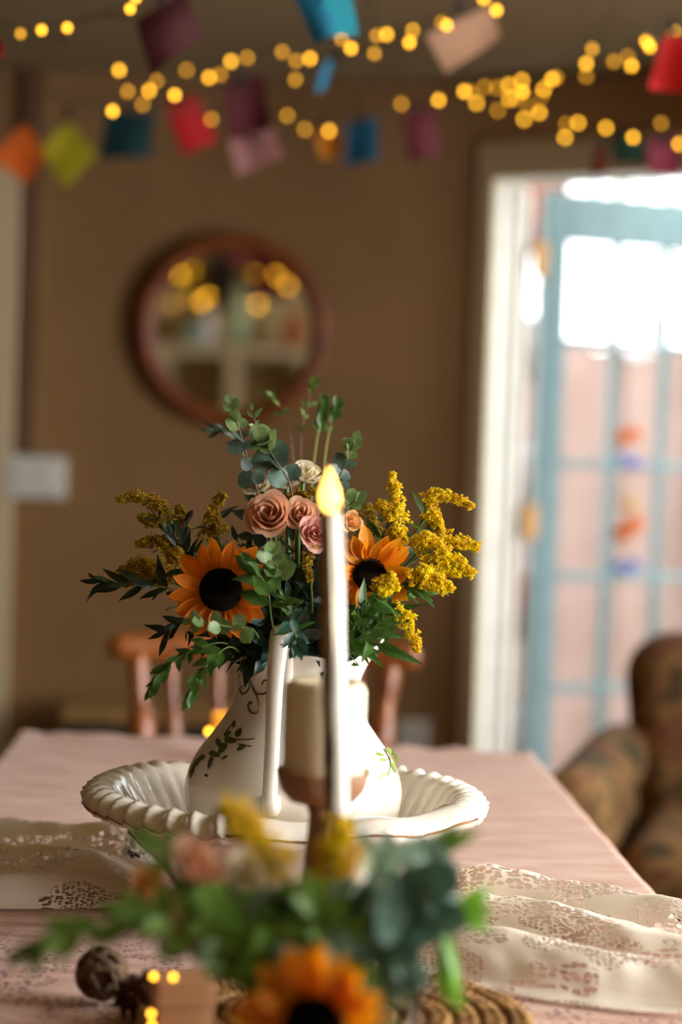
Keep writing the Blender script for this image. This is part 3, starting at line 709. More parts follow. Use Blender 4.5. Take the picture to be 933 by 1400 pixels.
# ---------------- slender taper candle with a glowing flame, in a glass candlestick
ta, tb_ = P(461, 1118, 1.50), P(452, 699, 1.50)
tp = thing('taper_candle', ta, 'tall slender white taper candle with a lit flame in front of the jug', 'candle')
tl = (tb_-ta).length; n = 40; V, F = [], []
for i in range(n):
    z = tl*i/(n-1)
    for k in range(24):
        a = 2*pi*k/24; r = .0092*(1 - .06*z/tl) * (1 + .07*noise.noise(Vector((cos(a)*1.2, sin(a)*1.2, z*26)))*1.0)
        if i == n-1: r *= .8
        V.append(ta + Vector((r*cos(a), r*sin(a), z)))
F = [(i*24+k, i*24+(k+1) % 24, (i+1)*24+(k+1) % 24, (i+1)*24+k) for i in range(n-1) for k in range(24)] + [tuple((n-1)*24+k for k in range(24)), tuple(range(24))[::-1]]
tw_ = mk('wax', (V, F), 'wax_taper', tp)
top = ta + Vector((0, 0, tl))
for a, l in ((-.4, .05), (.9, .09), (2.2, .06), (-1.6, .11)):
    c = [top + Vector((.0088*cos(a), .0088*sin(a), -t*l)) for t in (0, .25, .5, .75, 1)]
    mk('wax_drip', tube(c, [.001, .0014, .0014, .0018, .0008], 6), 'wax_ivory', tw_)
fl = [(.0005, -.003), (.0045, .001), (.0072, .006), (.0078, .010), (.0068, .016), (.0045, .022), (.002, .028), (.0003, .0325)]
mk('flame', lathe(fl, top, 18), 'flame', tp)
tp.rotation_euler = (0, math.atan2(tb_.x-ta.x, tb_.z-ta.z), 0)
gs = thing('glass_candlestick', Vector((ta.x, 1.50, MT)), 'small clear glass candlestick under the slender taper candle', 'candlestick')
G = ta.z - MT
mk('stick', lathe([(.027, 0), (.028, .004), (.020, .012), (.009, .022), (.007, .05), (.012, .065), (.007, .08), (.0075, G-.05), (.013, G-.03), (.0135, G-.001), (0, G-.001)], (ta.x, 1.50, MT), 24), 'jar_glass', gs)

# ---------------- amber votive at the far end of the table
c = P(309, 990, 3.02); c.z = TZ+.002
vo = thing('amber_votive', c, 'glowing amber tealight glass behind the jug', 'votive')
mk('glass_cup', lathe([(.017, 0), (.0195, .004), (.021, .066), (.0195, .066), (.018, .006), (0, .005)], c, 20), 'amber', vo)
mk('light', ico(c + Vector((-.024, -.012, .040)), .0045, 2), 'bulb', vo)

# ---------------- rattan ball, seed cone, brown box, maroon bloom
c = TP(138, 1371, TZ); br = .0235; c.z = TZ + .001
bl = thing('twine_ball', c, 'brown rattan ball on the tablecloth at the lower left', 'decorative ball')
cc = c + Vector((0, 0, br)); rs = random.Random(3)
mk('core', ico(cc, br*.80, 3), 'cone_brown', bl)
for i in range(15):
    ax = Vector((rs.uniform(-1, 1), rs.uniform(-1, 1), rs.uniform(-1, 1))).normalized(); x = ax.orthogonal().normalized(); y = ax.cross(x); off = rs.uniform(-.35, .35)*br
    r2 = sqrt((br*.9)**2 - off**2)
    mk('band', tube([cc + ax*off + x*cos(a)*r2 + y*sin(a)*r2 for a in [2*pi*k/30 for k in range(30)]], (.0016, .0035), 6, True, flat=x), 'twine', bl)
c = TP(196, 1398, TZ); c.z = TZ + .001
sc = thing('pine_cone', c, 'dark brown cone lying beside the rattan ball', 'pine cone')
cc = c + Vector((0, 0, .021)); axd = Vector((.85, -.35, .25)).normalized(); x = axd.orthogonal().normalized(); y = axd.cross(x)
sv, sf = grid(lambda u, v: Vector(((u-.5)*.011*(1-.5*v), v*.011, .004*v*v - .003*(u-.5)**2*4)), 4, 4)
sme = bpy.data.meshes.new('scale'); sme.from_pydata(sv, [], sf); sme.materials.append(M['cone_brown'])
mk('cone_core', tube([cc + axd*(t-.5)*.052 for t in (0, .15, .5, .85, 1)], [.004, .010, .013, .009, .003], 10), 'cone_brown', sc)
for i in range(64):
    t = i/63; a = i*2.39996; r = .012*sqrt(max(.05, sin(pi*(.08+.86*t)))); rd = x*cos(a)+y*sin(a)
    inst('scale', sme, mtx(cc + axd*(t-.5)*.052 + rd*r*.8, rd*.9 + axd*.6, axd*-.6 + rd*.9, 1.0), sc)
c = P(247, 1372, 1.47); c.z = TZ + .001
kb = thing('brown_box', c, 'small brown kraft box among the fairy lights in the foreground', 'box')
bz_ = P(247, 1332, 1.47).z - c.z
mk('box_base', box(c + Vector((0, 0, bz_*.38)), (.040, .03, bz_*.76), .002, .3), 'kraft', kb, False); mk('lid', box(c + Vector((0, 0, bz_*.88)), (.043, .033, bz_*.24), .002, .3), 'kraft', kb, False)

# ================================================================== flowers
LEAVES = {}
def leaf_mesh(kind, m):
    key = (kind, m)
    if key in LEAVES: return LEAVES[key]
    out = []
    for var in range(3):
        rs = random.Random(hash(kind) % 1000 + var if False else sum(map(ord, kind))+var*17)
        wd, pk, fold, curl = {'round': (.92, .45, .16, .12), 'lance': (.27, .38, .22, .35), 'oval': (.46, .42, .2, .2), 'blade': (.17, .45, .2, .5), 'sun': (.42, .45, .18, .25)}[kind]
        curl *= rs.uniform(.5, 1.5); tw = rs.uniform(-.12, .12); nv = 7; V, F = [], []
        for j in range(nv):
            t = j/(nv-1)
            if kind == 'round': wv = wd*sqrt(max(0, 1-((t-.5)/.5)**2))*.5
            else:
                a = t/pk if t < pk else (1-t)/(1-pk); wv = wd*.5*(sin(a*pi/2)**(.8 if t < pk else 1.0))
            wv = max(wv, .012 if j in (0, nv-1) else .02)
            for k in (-1, -.5, 0, .5, 1):
                x = k*wv; V.append((x + tw*t*t, t, fold*abs(x) - curl*t*t + .03*sin(t*9+k+var)*abs(k)))
        for j in range(nv-1):
            for k in range(4): F.append((j*5+k, j*5+k+1, (j+1)*5+k+1, (j+1)*5+k))
        me = bpy.data.meshes.new('leaf_'+kind); me.from_pydata(V, [], F); me.polygons.foreach_set('use_smooth', [True]*len(F)); me.materials.append(M[m]); out.append(me)
    LEAVES[key] = out; return out
def sprig(name, label, cat, group, path, leaf, lm, stem_m, n, size, spread=55, t0=.25, sr=.0014, pair=True, seed=1, face=(0, -1, .4), jit=.5, tip=True, fresh=None, droop=0):
    rs = random.Random(seed); sp = spline(path, 36); root = thing(name, sp[0], label, cat, group)
    mk('stem', tube(sp, [sr*(1-.6*i/35) for i in range(36)], 6), stem_m, root)
    face = Vector(face)
    for i in range(n):
        t = t0 + (1-t0)*(i+.5*rs.random())/n; k = min(int(t*35), 34); p = sp[k].lerp(sp[k+1], t*35-k); tg = (sp[k+1]-sp[k]).normalized()
        ax = tg.cross(face).normalized(); ax2 = tg.cross(ax)
        phi = (i % 2)*pi/2*.8 + rs.uniform(-.5, .5) if pair else i*2.4 + rs.uniform(-.4, .4)
        sd = ax*cos(phi) + ax2*sin(phi)
        for s in ((1, -1) if pair else (1,)):
            a = R(spread + rs.uniform(-15, 15))*(1-.45*max(0, t-.6)/.4); L = (size[0] + (size[1]-size[0])*t)*rs.uniform(.8, 1.15)
            d = tg*cos(a) + sd*(s*sin(a)) + Vector((rs.uniform(-1, 1), rs.uniform(-1, 1), rs.uniform(-1, 1)))*.15 - Vector((0, 0, droop))
            z = face + Vector((rs.uniform(-1, 1), rs.uniform(-1, 1), rs.uniform(-1, 1)))*jit + tg*.5
            ml = leaf_mesh(leaf, fresh if (fresh and t > .78) else lm)
            inst('leaf', ml[rs.randrange(3)], mtx(p, d, z, L), root)
    if tip:
        d = (sp[-1]-sp[-3]).normalized(); inst('leaf', leaf_mesh(leaf, fresh or lm)[0], mtx(sp[-1], d, face+rv(.3), size[1]*.8), root)
    return root
def petal_meshes(key, L, W, m, n=3, cup=.18):
    k = ('petal', key)
    if k in LEAVES: return LEAVES[k]
    out = []
    for var in range(n):
        rs = random.Random(var*5+3); V, F = [], []; nv, nu = 8, 5; c = rs.uniform(-.16, .25); tw = rs.uniform(-.1, .1); cu = cup*rs.uniform(.5, 1.4)
        for j in range(nv):
            t = j/(nv-1); wv = .5*W*(.40 + .60*sin(min(1, t/.45)*pi/2)) * (1 if t < .5 else max(.04, 1-((t-.5)/.5)**2.2))
            for i in range(nu):
                u = -1 + 2*i/(nu-1); V.append((u*wv + tw*W*t*t, t*L, L*(cu*u*u*sin(pi*t)*.5 + c*t*t + (.05*cos(u*8)*sin(pi*t)))))
        for j in range(nv-1):
            for i in range(nu-1): F.append((j*nu+i, j*nu+i+1, (j+1)*nu+i+1, (j+1)*nu+i))
        me = bpy.data.meshes.new('petal'); me.from_pydata(V, [], F); me.polygons.foreach_set('use_smooth', [True]*len(F)); me.materials.append(M[m]); out.append(me)
    LEAVES[k] = out; return out
def sunflower(label, c, nrm, R_, rd, stem_path, pm='sun_petal', n=17, lift=.25, seed=1, up=(0, 0, 1)):
    rs = random.Random(seed); nrm = Vector(nrm).normalized(); x, y, z = frame(up, nrm); root = thing('sunflower', c, label, 'flower', 'sunflowers')
    L = R_-rd*.8; pms = petal_meshes((pm, round(L, 4)), L, L*.46, pm, 5)
    for ring in range(2):
        for i in range(n):
            a = 2*pi*(i + .5*ring)/n + rs.uniform(-.13, .13); d = x*cos(a)+y*sin(a); lf = lift*rs.uniform(.2, 1.5) - .22*ring
            base = Vector(c) + d*rd*.86 - z*(.002 + .003*ring)
            inst('petal', pms[rs.randrange(5)], mtx(base, d + z*lf, z + d*.0 + (x*-sin(a)+y*cos(a))*rs.uniform(-.35, .35), rs.uniform(.74, 1.14)*(1 if ring else .95)), root)
    pr = [(rd*1.0, -.004), (rd*1.02, .001), (rd*.95, .004), (rd*.7, .0065), (rd*.4, .007), (0, .0055)]
    dsc = mk('disc', lathe(pr, c, 28, nrm), 'sun_disc', root)
    V, F = [], []
    for i in range(260):
        r = rd*.98*sqrt((i+.5)/260); a = i*2.39996; d = x*cos(a)+y*sin(a); h = .0065*(1-(r/rd)**3*.75); p = Vector(c) + d*r + z*h; s = .0011; k = len(V); q = x*-sin(a)+y*cos(a)
        V += [p - d*s, p + q*s, p + d*s, p - q*s, p + z*.003 + d*.0005]; F += [(k, k+1, k+4), (k+1, k+2, k+4), (k+2, k+3, k+4), (k+3, k, k+4)]
    mk('seeds', (V, F), 'sun_disc', dsc, False, 'stuff')
    for i in range(11):
        a = 2*pi*i/11; d = x*cos(a)+y*sin(a); inst('sepal', leaf_mesh('lance', 'leaf_green')[i % 3], mtx(Vector(c)+d*rd*.5 - z*.006, d - z*.15, z, R_*.72), root)
    sp = spline([Vector(c) - z*.006, Vector(c) - z*.03 + Vector((0, 0, -.005))] + list(stem_path), 24); mk('stem', tube(sp, .0032, 8), 'stem_green', root)
    return root
def rose(label, c, nrm, r, m, stem_path, n=24, seed=1, open_=.75, group='roses in the jug', name='rose'):
    rs = random.Random(seed); nrm = Vector(nrm).normalized(); x = nrm.orthogonal().normalized(); y = nrm.cross(x); c = Vector(c); root = thing(name, c, label, 'flower', group)
    for k in range(n):
        f = k/(n-1); a0 = k*2.39996 + rs.uniform(-.2, .2); Rm = r*(.16 + .78*f**.85); H = r*(1.28 - .42*f); span = .95 - .15*f; fl = (.10 + .55*f**2)*r*open_
        def fn(u, v, f=f, a0=a0, Rm=Rm, H=H, span=span, fl=fl, ph=rs.uniform(0, 6)):
            uu = u*2-1; edge = 1 - .28*abs(uu)**2.5*v; t = v*edge
            rad = Rm*(.30 + .70*sin(min(1, t/.75)*pi/2)) + fl*max(0, t-.72)**1.4*4.2 + Rm*.05*sin(uu*5+ph)*t
            a = a0 + uu*span*(1.15 - .1*v) ; zz = H*t - .55*r - .30*fl*max(0, t-.8)*6*f
            return c + (x*cos(a)+y*sin(a))*(rad + Rm*.10*uu) + nrm*zz
        mk('petal', grid(fn, 7, 7), m, root)
    for i in range(5):
        a = 2*pi*i/5; d = x*cos(a)+y*sin(a); inst('sepal', leaf_mesh('lance', 'leaf_green')[i % 3], mtx(c - nrm*r*.55, d*.8+nrm*.5, nrm, r*.9), root)
    sp = spline([c - nrm*r*.5, c - nrm*r*1.3] + list(stem_path), 20); mk('stem', tube(sp, .0022, 7), 'stem_green', root)
    return root
FLO = []
for i in range(5): a = 2*pi*i/5; FLO.append((cos(a), sin(a)))
def florets(path, r0, n, s, rs, side=None):
    V, F = [], []; sp = spline(path, 30)
    for i in range(n):
        t = rs.random()**.85; k = min(int(t*29), 28); p = sp[k].lerp(sp[k+1], t*29-k); tg = (sp[k+1]-sp[k]).normalized(); x = tg.orthogonal().normalized(); y = tg.cross(x)
        a = rs.uniform(0, 2*pi); rr = r0*1.15*(1-.6*t)*(rs.uniform(.05, 1)**.6); d = x*cos(a)+y*sin(a)
        if side is not None: d = (d + Vector(side)*.55)
        q = p + d*rr*(1+.75*noise.noise((p+d*rr)*150)); nn = (d + tg*.35 + Vector((rs.uniform(-.5, .5), rs.uniform(-.5, .5), rs.uniform(-.2, .7)))).normalized()
        ex = nn.orthogonal().normalized(); ey = nn.cross(ex); ss = s*rs.uniform(.65, 1.35); b = len(V); ro = rs.uniform(0, 6)
        V.append(q + nn*ss*.35)
        for i5 in range(5):
            aa = ro + 2*pi*i5/5; V.append(q + (ex*cos(aa)+ey*sin(aa))*ss + nn*ss*.5); V.append(q + (ex*cos(aa+.63)+ey*sin(aa+.63))*ss*.42)
        V.append(q - nn*ss*.9)
        for i5 in range(5):
            a1, a2, a3 = b+1+i5*2, b+2+i5*2, b+1+((i5*2+2) % 10); F += [(b, a1, a2), (b, a2, a3), (b+11, a2, a1), (b+11, a3, a2)]
    return V, F
def goldenrod(label, stem_path, plumes, m='goldenrod', n=230, s=.0024, r0=.008, leaves=7, seed=1, lsize=.03, lm='leaf_green', group='goldenrod in the jug', lt0=.35):
    rs = random.Random(seed); sp = spline(stem_path, 30); root = thing('goldenrod_stem', sp[0], label, 'flower', group)
    mk('stem', tube(sp, [.0017*(1-.4*i/29) for i in range(30)], 6), 'stem_green', root)
    for pl in plumes:
        pm_ = mk('plume', florets(pl, r0, n, s, rs, (0, 0, .5)), m, root, False, 'stuff'); p2 = spline(pl, 10); mk('plume_stalk', tube(p2, .0009, 5), 'stem_green', pm_)
        if (p2[0]-sp[-1]).length > .006: 
            j = min(range(30), key=lambda q: (sp[q]-p2[0]).length); mk('plume_stalk', tube(spline([sp[max(0, j-3)], (sp[j]+p2[0])/2, p2[0]], 8), .0010, 5), 'stem_green', pm_)
    for i in range(leaves):
        t = lt0 + (.98-lt0)*i/max(1, leaves-1); k = min(int(t*29), 28); tg = (sp[k+1]-sp[k]).normalized(); x = tg.orthogonal().normalized(); y = tg.cross(x); a = i*2.4+seed
        inst('leaf', leaf_mesh('lance', lm)[i % 3], mtx(sp[k], tg*.7 + x*cos(a) + y*sin(a), Vector((0, -.4, 1)) + rv(.4), lsize*rs.uniform(.7, 1.2)), root)
    return root

# ---------------- the bouquet in the jug
MJ = P(404, 905, 2.05)                       # middle of the jug's mouth
def mouth(dx=0, dy=0, dz=-.03): return MJ + Vector((dx, dy, dz))
def deep(dx=0, dy=0): return MJ + Vector((dx*.5, dy*.5, -.12))
def stem_to(dx, dy): return [mouth(dx, dy, -.02), deep(dx, dy)]
def from_jug(dx, dy, *pts): return [deep(dx, dy), mouth(dx, dy, -.01)] + [P(*p) for p in pts]

sunflower('large orange sunflower with a black disc at the left of the jug bouquet', P(302, 806, 1.93), (-.18, -1, .22), .0480, .0205, stem_to(-.03, -.01), 'sun_petal_deep', 19, .12, 3)
sunflower('yellow-orange sunflower tilted upwards right of the taper candle', P(506, 786, 1.97), (.10, -.62, .78), .0455, .0165, stem_to(.03, -.01), 'sun_petal', 18, .55, 8)
rose('largest peach rose at the left of the rose cluster', P(368, 704, 1.96), (-.15, -1, .35), .0205, 'rose_peach', stem_to(-.01, 0), 27, 2)
rose('round peach rose just left of the candle flame', P(411, 702, 1.965), (.1, -1, .45), .0150, 'rose_peach', stem_to(0, .0), 23, 5)
rose('pink rose half hidden behind the taper candle', P(431, 729, 1.955), (.2, -1, .25), .0155, 'rose_pink', stem_to(.005, 0), 17, 7)
rose('small apricot rose right of the taper candle', P(479, 713, 1.98), (.5, -1, .3), .0105, 'rose_apricot', stem_to(.02, 0), 15, 9)
rose('blush rose right behind the top of the taper candle', P(462, 700, 2.00), (.3, -1, .5), .014, 'rose_pink', stem_to(.018, .01), 15, 19)
rose('cream rose high up behind the eucalyptus', P(418, 648, 2.06), (.15, -.7, .8), .0150, 'rose_cream', stem_to(.0, .02), 17, 11)
rose('cream rose low behind the eucalyptus leaf at the left', P(352, 662, 2.05), (-.4, -.8, .6), .0135, 'rose_cream', stem_to(-.01, .02), 15, 13)
rose('cream rose between the two other cream roses', P(392, 655, 2.07), (.0, -.8, .6), .0125, 'rose_cream', stem_to(-.005, .025), 15, 15)

E = ('eucalyptus_sprig',); EC = 'foliage'; EG = 'eucalyptus in the jug'
sprig('eucalyptus_sprig', 'eucalyptus sprig rising highest on the left with a bud at its tip', EC, EG, from_jug(-.015, 0, (362, 720, 2.0), (342, 640, 2.0), (328, 590, 2.0), (316, 552, 2.0)), 'round', 'euca', 'stem_brown', 7, (.026, .012), 62, .52, .0013, True, 4, fresh='euca_fresh', jit=.8)
sprig('eucalyptus_sprig', 'eucalyptus sprig with big round leaves above the peach roses', EC, EG, from_jug(-.005, 0, (405, 760, 2.0), (398, 668, 1.99), (374, 625, 1.98), (362, 602, 1.97)), 'round', 'euca', 'stem_brown', 6, (.024, .021), 60, .62, .0013, True, 12, face=(0, -1, .3), jit=.6, fresh='euca_fresh')
sprig('eucalyptus_sprig', 'eucalyptus sprig leaning right above the candle flame', EC, EG, from_jug(.012, .01, (445, 720, 2.02), (462, 660, 2.02), (476, 625, 2.02), (486, 602, 2.02)), 'round', 'euca', 'stem_brown', 6, (.022, .013), 58, .55, .0012, True, 23, jit=.8, fresh='euca_fresh')
sprig('eucalyptus_sprig', 'short eucalyptus sprig beside the candle flame pointing right', EC, EG, from_jug(.015, 0, (455, 760, 1.99), (470, 700, 1.99), (492, 680, 1.98)), 'round', 'euca', 'stem_brown', 4, (.019, .013), 60, .7, .0011, True, 31, fresh='euca_fresh')
sprig('eucalyptus_sprig', 'small budded eucalyptus sprig next to the tallest sprig', EC, EG, from_jug(-.012, .005, (380, 720, 2.02), (366, 640, 2.02), (352, 590, 2.01), (346, 562, 2.01)), 'oval', 'euca_fresh', 'stem_brown', 3, (.016, .012), 50, .72, .001, True, 37)
sprig('eucalyptus_sprig', 'green eucalyptus rosette facing forward below the peach roses', EC, EG, from_jug(-.01, -.02, (385, 830, 1.96), (380, 780, 1.93), (371, 752, 1.905)), 'round', 'euca_fresh', 'stem_green', 5, (.026, .016), 75, .70, .0013, True, 41, face=(0, -1, .1), jit=.35)
sprig('eucalyptus_sprig', 'eucalyptus sprig lying below the orange sunflower', EC, EG, from_jug(-.03, -.02, (350, 865, 1.93), (318, 858, 1.90), (285, 852, 1.89), (262, 850, 1.89)), 'round', 'euca_fresh', 'stem_green', 5, (.021, .011), 62, .50, .0013, True, 43, jit=.6)
sprig('eucalyptus_sprig', 'blue-green leaf sprig resting on the top of the jug handle', EC, EG, from_jug(.005, -.03, (398, 845, 1.92), (404, 868, 1.90), (408, 884, 1.895)), 'oval', 'leaf_blue', 'stem_green', 5, (.020, .017), 55, .45, .001, True, 47)
# thin leafy stems at the back, out of focus
BG_ = 'thin leafy stems at the back'
sprig('thin_twig', 'thin brown twig with small green leaves behind the bouquet', EC, BG_, from_jug(.0, .03, (412, 680, 2.28), (412, 600, 2.30), (424, 540, 2.31), (430, 522, 2.31)), 'oval', 'leaf_olive', 'stem_brown', 7, (.016, .012), 50, .62, .001, True, 51)
sprig('thin_twig', 'forked twig with pale leaves at the upper left behind the bouquet', EC, BG_, from_jug(-.01, .03, (400, 680, 2.28), (398, 600, 2.30), (380, 550, 2.32), (368, 540, 2.32)), 'oval', 'leaf_olive', 'stem_brown', 5, (.016, .012), 55, .70, .001, True, 53)
sprig('thin_twig', 'yellow-green stem with upright leaves behind the bouquet', EC, BG_, from_jug(.01, .03, (425, 690, 2.25), (432, 610, 2.27), (440, 575, 2.28), (444, 552, 2.28)), 'oval', 'leaf_green', 'stem_yellow', 8, (.018, .016), 32, .68, .0013, True, 57)
sprig('thin_twig', 'yellow-green stem ending in a round leaf behind the candle flame', EC, BG_, from_jug(.015, .03, (440, 690, 2.25), (445, 620, 2.27), (453, 580, 2.28), (462, 554, 2.28)), 'oval', 'leaf_green', 'stem_yellow', 5, (.018, .015), 35, .72, .0013, True, 59)
sprig('thin_twig', 'low stem with narrow leaves at the left of the eucalyptus', EC, BG_, from_jug(-.02, .02, (350, 700, 2.2), (335, 625, 2.2), (312, 590, 2.2), (296, 588, 2.2)), 'lance', 'leaf_dark', 'stem_green', 6, (.022, .018), 50, .66, .001, True, 61)

# goldenrod, ochre on the left as painted shade, bright yellow on the right
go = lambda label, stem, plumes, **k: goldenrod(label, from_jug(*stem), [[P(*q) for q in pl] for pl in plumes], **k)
OC = dict(m='goldenrod_ochre_shade', lm='leaf_dark')
go('ochre-shaded goldenrod reaching highest at the far left', (-.04, 0, (330, 830, 2.02), (255, 760, 2.02), (212, 705, 2.02)), [[(222, 700, 2.02), (196, 682, 2.02), (160, 684, 2.02)], [(236, 715, 2.02), (222, 692, 2.02), (200, 684, 2.02)], [(214, 722, 2.02), (205, 712, 2.02), (190, 710, 2.02)]], seed=71, n=170, r0=.0075, **OC)
go('ochre-shaded goldenrod with a short tip left of the orange sunflower', (-.035, .01, (330, 820, 2.05), (268, 760, 2.05), (250, 715, 2.05)), [[(250, 738, 2.05), (249, 712, 2.05), (243, 692, 2.05)]], seed=72, n=190, r0=.008, **OC)
go('ochre-shaded goldenrod standing above the orange sunflower', (-.03, .01, (340, 810, 2.04), (300, 745, 2.04), (292, 710, 2.04)), [[(284, 742, 2.03), (290, 705, 2.03), (306, 675, 2.03)], [(300, 735, 2.03), (296, 715, 2.03), (282, 706, 2.03)]], seed=73, n=230, r0=.0085, **OC)
go('ochre-shaded goldenrod spreading low at the far left above the narrow leaves', (-.045, 0, (325, 850, 2.0), (255, 805, 2.0), (222, 790, 2.0)), [[(240, 790, 2.0), (200, 772, 2.0), (158, 788, 2.0)], [(232, 800, 2.0), (205, 790, 2.0), (170, 798, 2.0)]], seed=74, n=330, r0=.0095, **OC)
go('ochre-shaded goldenrod in the middle of the left side', (-.04, .01, (325, 830, 2.03), (258, 780, 2.03), (235, 752, 2.03)), [[(240, 755, 2.02), (215, 742, 2.02), (186, 746, 2.02)]], seed=75, n=260, r0=.0085, **OC)
go('round tuft of ochre-shaded goldenrod touching the orange sunflower', (-.035, -.01, (325, 850, 1.98), (265, 790, 1.98), (243, 768, 1.98)), [[(240, 775, 1.97), (240, 762, 1.97), (246, 752, 1.97)]], seed=76, n=170, r0=.0085, **OC)
BR = dict(lsize=.032)
go('bright goldenrod plume rising tallest on the right', (.035, 0, (488, 800, 2.02), (520, 740, 2.02), (540, 690, 2.02)), [[(548, 726, 2.01), (544, 690, 2.01), (536, 648, 2.01)], [(542, 712, 2.01), (530, 700, 2.01), (516, 690, 2.01)], [(540, 738, 2.01), (546, 730, 2.0), (552, 745, 2.0)]], seed=81, n=260, r0=.0095, **BR)
go('bright goldenrod plume arching over at the upper far right', (.04, .01, (500, 810, 2.04), (555, 745, 2.04), (585, 705, 2.04)), [[(580, 690, 2.03), (606, 678, 2.03), (648, 694, 2.03)], [(584, 700, 2.03), (596, 712, 2.03), (604, 730, 2.03)]], seed=82, n=300, r0=.0082, **BR)
go('bright goldenrod plume pointing right at middle height', (.04, 0, (500, 820, 2.02), (560, 770, 2.02), (598, 752, 2.02)), [[(596, 752, 2.01), (624, 742, 2.01), (655, 750, 2.01)], [(566, 752, 2.01), (585, 740, 2.0), (610, 760, 2.0)]], seed=83, n=300, r0=.009, **BR)
go('bright goldenrod plume drooping right below the middle one', (.042, -.005, (500, 835, 2.0), (555, 790, 2.0), (582, 778, 2.0)), [[(580, 778, 1.99), (616, 764, 1.99), (648, 788, 1.99)], [(576, 790, 1.99), (600, 782, 1.99), (630, 786, 1.99)]], seed=84, n=330, r0=.0085, **BR)
go('bright goldenrod plume under the tilted sunflower at the right', (.04, -.01, (495, 840, 1.98), (540, 805, 1.97), (560, 795, 1.97)), [[(556, 792, 1.96), (586, 786, 1.96), (620, 808, 1.96)], [(575, 796, 1.96), (598, 800, 1.96), (608, 812, 1.96)]], seed=85, n=280, r0=.0085, **BR)
go('small goldenrod tuft lying over the tilted sunflower', (.035, -.02, (485, 840, 1.95), (508, 815, 1.93), (520, 805, 1.92)), [[(512, 808, 1.915), (524, 796, 1.91), (540, 790, 1.91)], [(516, 812, 1.915), (530, 806, 1.91), (545, 802, 1.91)]], seed=86, n=200, r0=.0075, **BR)
go('goldenrod plume hanging down beside the jug spout', (.045, -.01, (495, 850, 1.98), (530, 832, 1.97), (545, 838, 1.97)), [[(549, 842, 1.965), (560, 862, 1.965), (572, 892, 1.965)], [(540, 838, 1.965), (546, 840, 1.965), (553, 848, 1.965)]], seed=87, n=270, r0=.0082, **BR)
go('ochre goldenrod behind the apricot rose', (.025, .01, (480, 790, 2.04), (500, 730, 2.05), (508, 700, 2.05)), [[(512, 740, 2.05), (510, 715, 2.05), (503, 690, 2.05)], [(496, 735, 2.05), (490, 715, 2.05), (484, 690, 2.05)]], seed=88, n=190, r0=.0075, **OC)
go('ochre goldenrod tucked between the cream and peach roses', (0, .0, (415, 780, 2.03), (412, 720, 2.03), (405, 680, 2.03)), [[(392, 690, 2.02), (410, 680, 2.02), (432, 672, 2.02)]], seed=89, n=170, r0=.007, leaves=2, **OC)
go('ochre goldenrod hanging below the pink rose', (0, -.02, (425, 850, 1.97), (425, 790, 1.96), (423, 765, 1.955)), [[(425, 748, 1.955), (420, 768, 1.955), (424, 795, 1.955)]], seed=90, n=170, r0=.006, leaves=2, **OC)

# leafy sprigs
LG = 'leafy sprigs in the jug'
sprig('leafy_sprig', 'narrow-leaved dark sprig reaching out to the far left', EC, LG, from_jug(-.045, 0, (310, 850, 2.0), (240, 808, 1.99), (180, 798, 1.98), (136, 796, 1.98)), 'lance', 'leaf_dark', 'stem_green', 7, (.036, .026), 40, .62, .0012, True, 101, jit=.7)
sprig('leafy_sprig', 'small-leaved sprig drooping lowest left beside the jug', EC, LG, from_jug(-.05, -.02, (310, 880, 1.95), (262, 890, 1.93), (228, 912, 1.92), (206, 944, 1.92)), 'oval', 'leaf_green', 'stem_green', 10, (.019, .015), 42, .48, .001, True, 103, jit=.7, droop=.15)
sprig('leafy_sprig', 'small-leaved sprig drooping close to the jug neck', EC, LG, from_jug(-.045, -.03, (318, 885, 1.94), (292, 900, 1.92), (272, 925, 1.91), (257, 956, 1.91)), 'oval', 'leaf_green', 'stem_green', 8, (.021, .016), 40, .48, .001, True, 105, jit=.7, droop=.15)
sprig('leafy_sprig', 'dark sprig hanging between the sunflower and the chair', EC, LG, from_jug(-.045, 0, (300, 868, 1.98), (255, 850, 1.97), (228, 862, 1.97)), 'lance', 'leaf_dark', 'stem_green', 7, (.032, .026), 45, .45, .0012, True, 107, jit=.9, droop=.2)
sprig('leafy_sprig', 'dark curved sprig at the left of the orange sunflower', EC, LG, from_jug(-.04, .01, (300, 840, 2.02), (255, 770, 2.02), (238, 730, 2.02)), 'lance', 'leaf_dark', 'stem_green', 7, (.036, .03), 42, .5, .0012, True, 109, jit=.9)
sprig('leafy_sprig', 'sprig of bright green leaves over the jug spout', EC, LG, from_jug(.04, -.01, (480, 880, 1.97), (510, 860, 1.96), (528, 842, 1.96)), 'lance', 'leaf_green', 'stem_green', 8, (.042, .03), 48, .35, .0013, True, 111, jit=.6)
sprig('leafy_sprig', 'fresh green sprig just right of the taper candle', EC, LG, from_jug(.03, -.02, (478, 870, 1.95), (490, 845, 1.94), (512, 825, 1.93)), 'lance', 'leaf_green', 'stem_green', 9, (.04, .03), 50, .3, .0013, True, 113, jit=.8)
sprig('leafy_sprig', 'long single leaves leaning out over the right of the jug rim', EC, LG, from_jug(.045, -.02, (486, 888, 1.97), (505, 880, 1.95), (520, 882, 1.94)), 'lance', 'leaf_green', 'stem_green', 4, (.045, .038), 35, .4, .0013, False, 115)
sprig('leafy_sprig', 'green leaf pair below the bright goldenrod at the right', EC, LG, from_jug(.045, 0, (505, 850, 1.99), (550, 815, 1.98), (582, 806, 1.97)), 'oval', 'leaf_green', 'stem_green', 4, (.03, .024), 45, .6, .0012, True, 117)
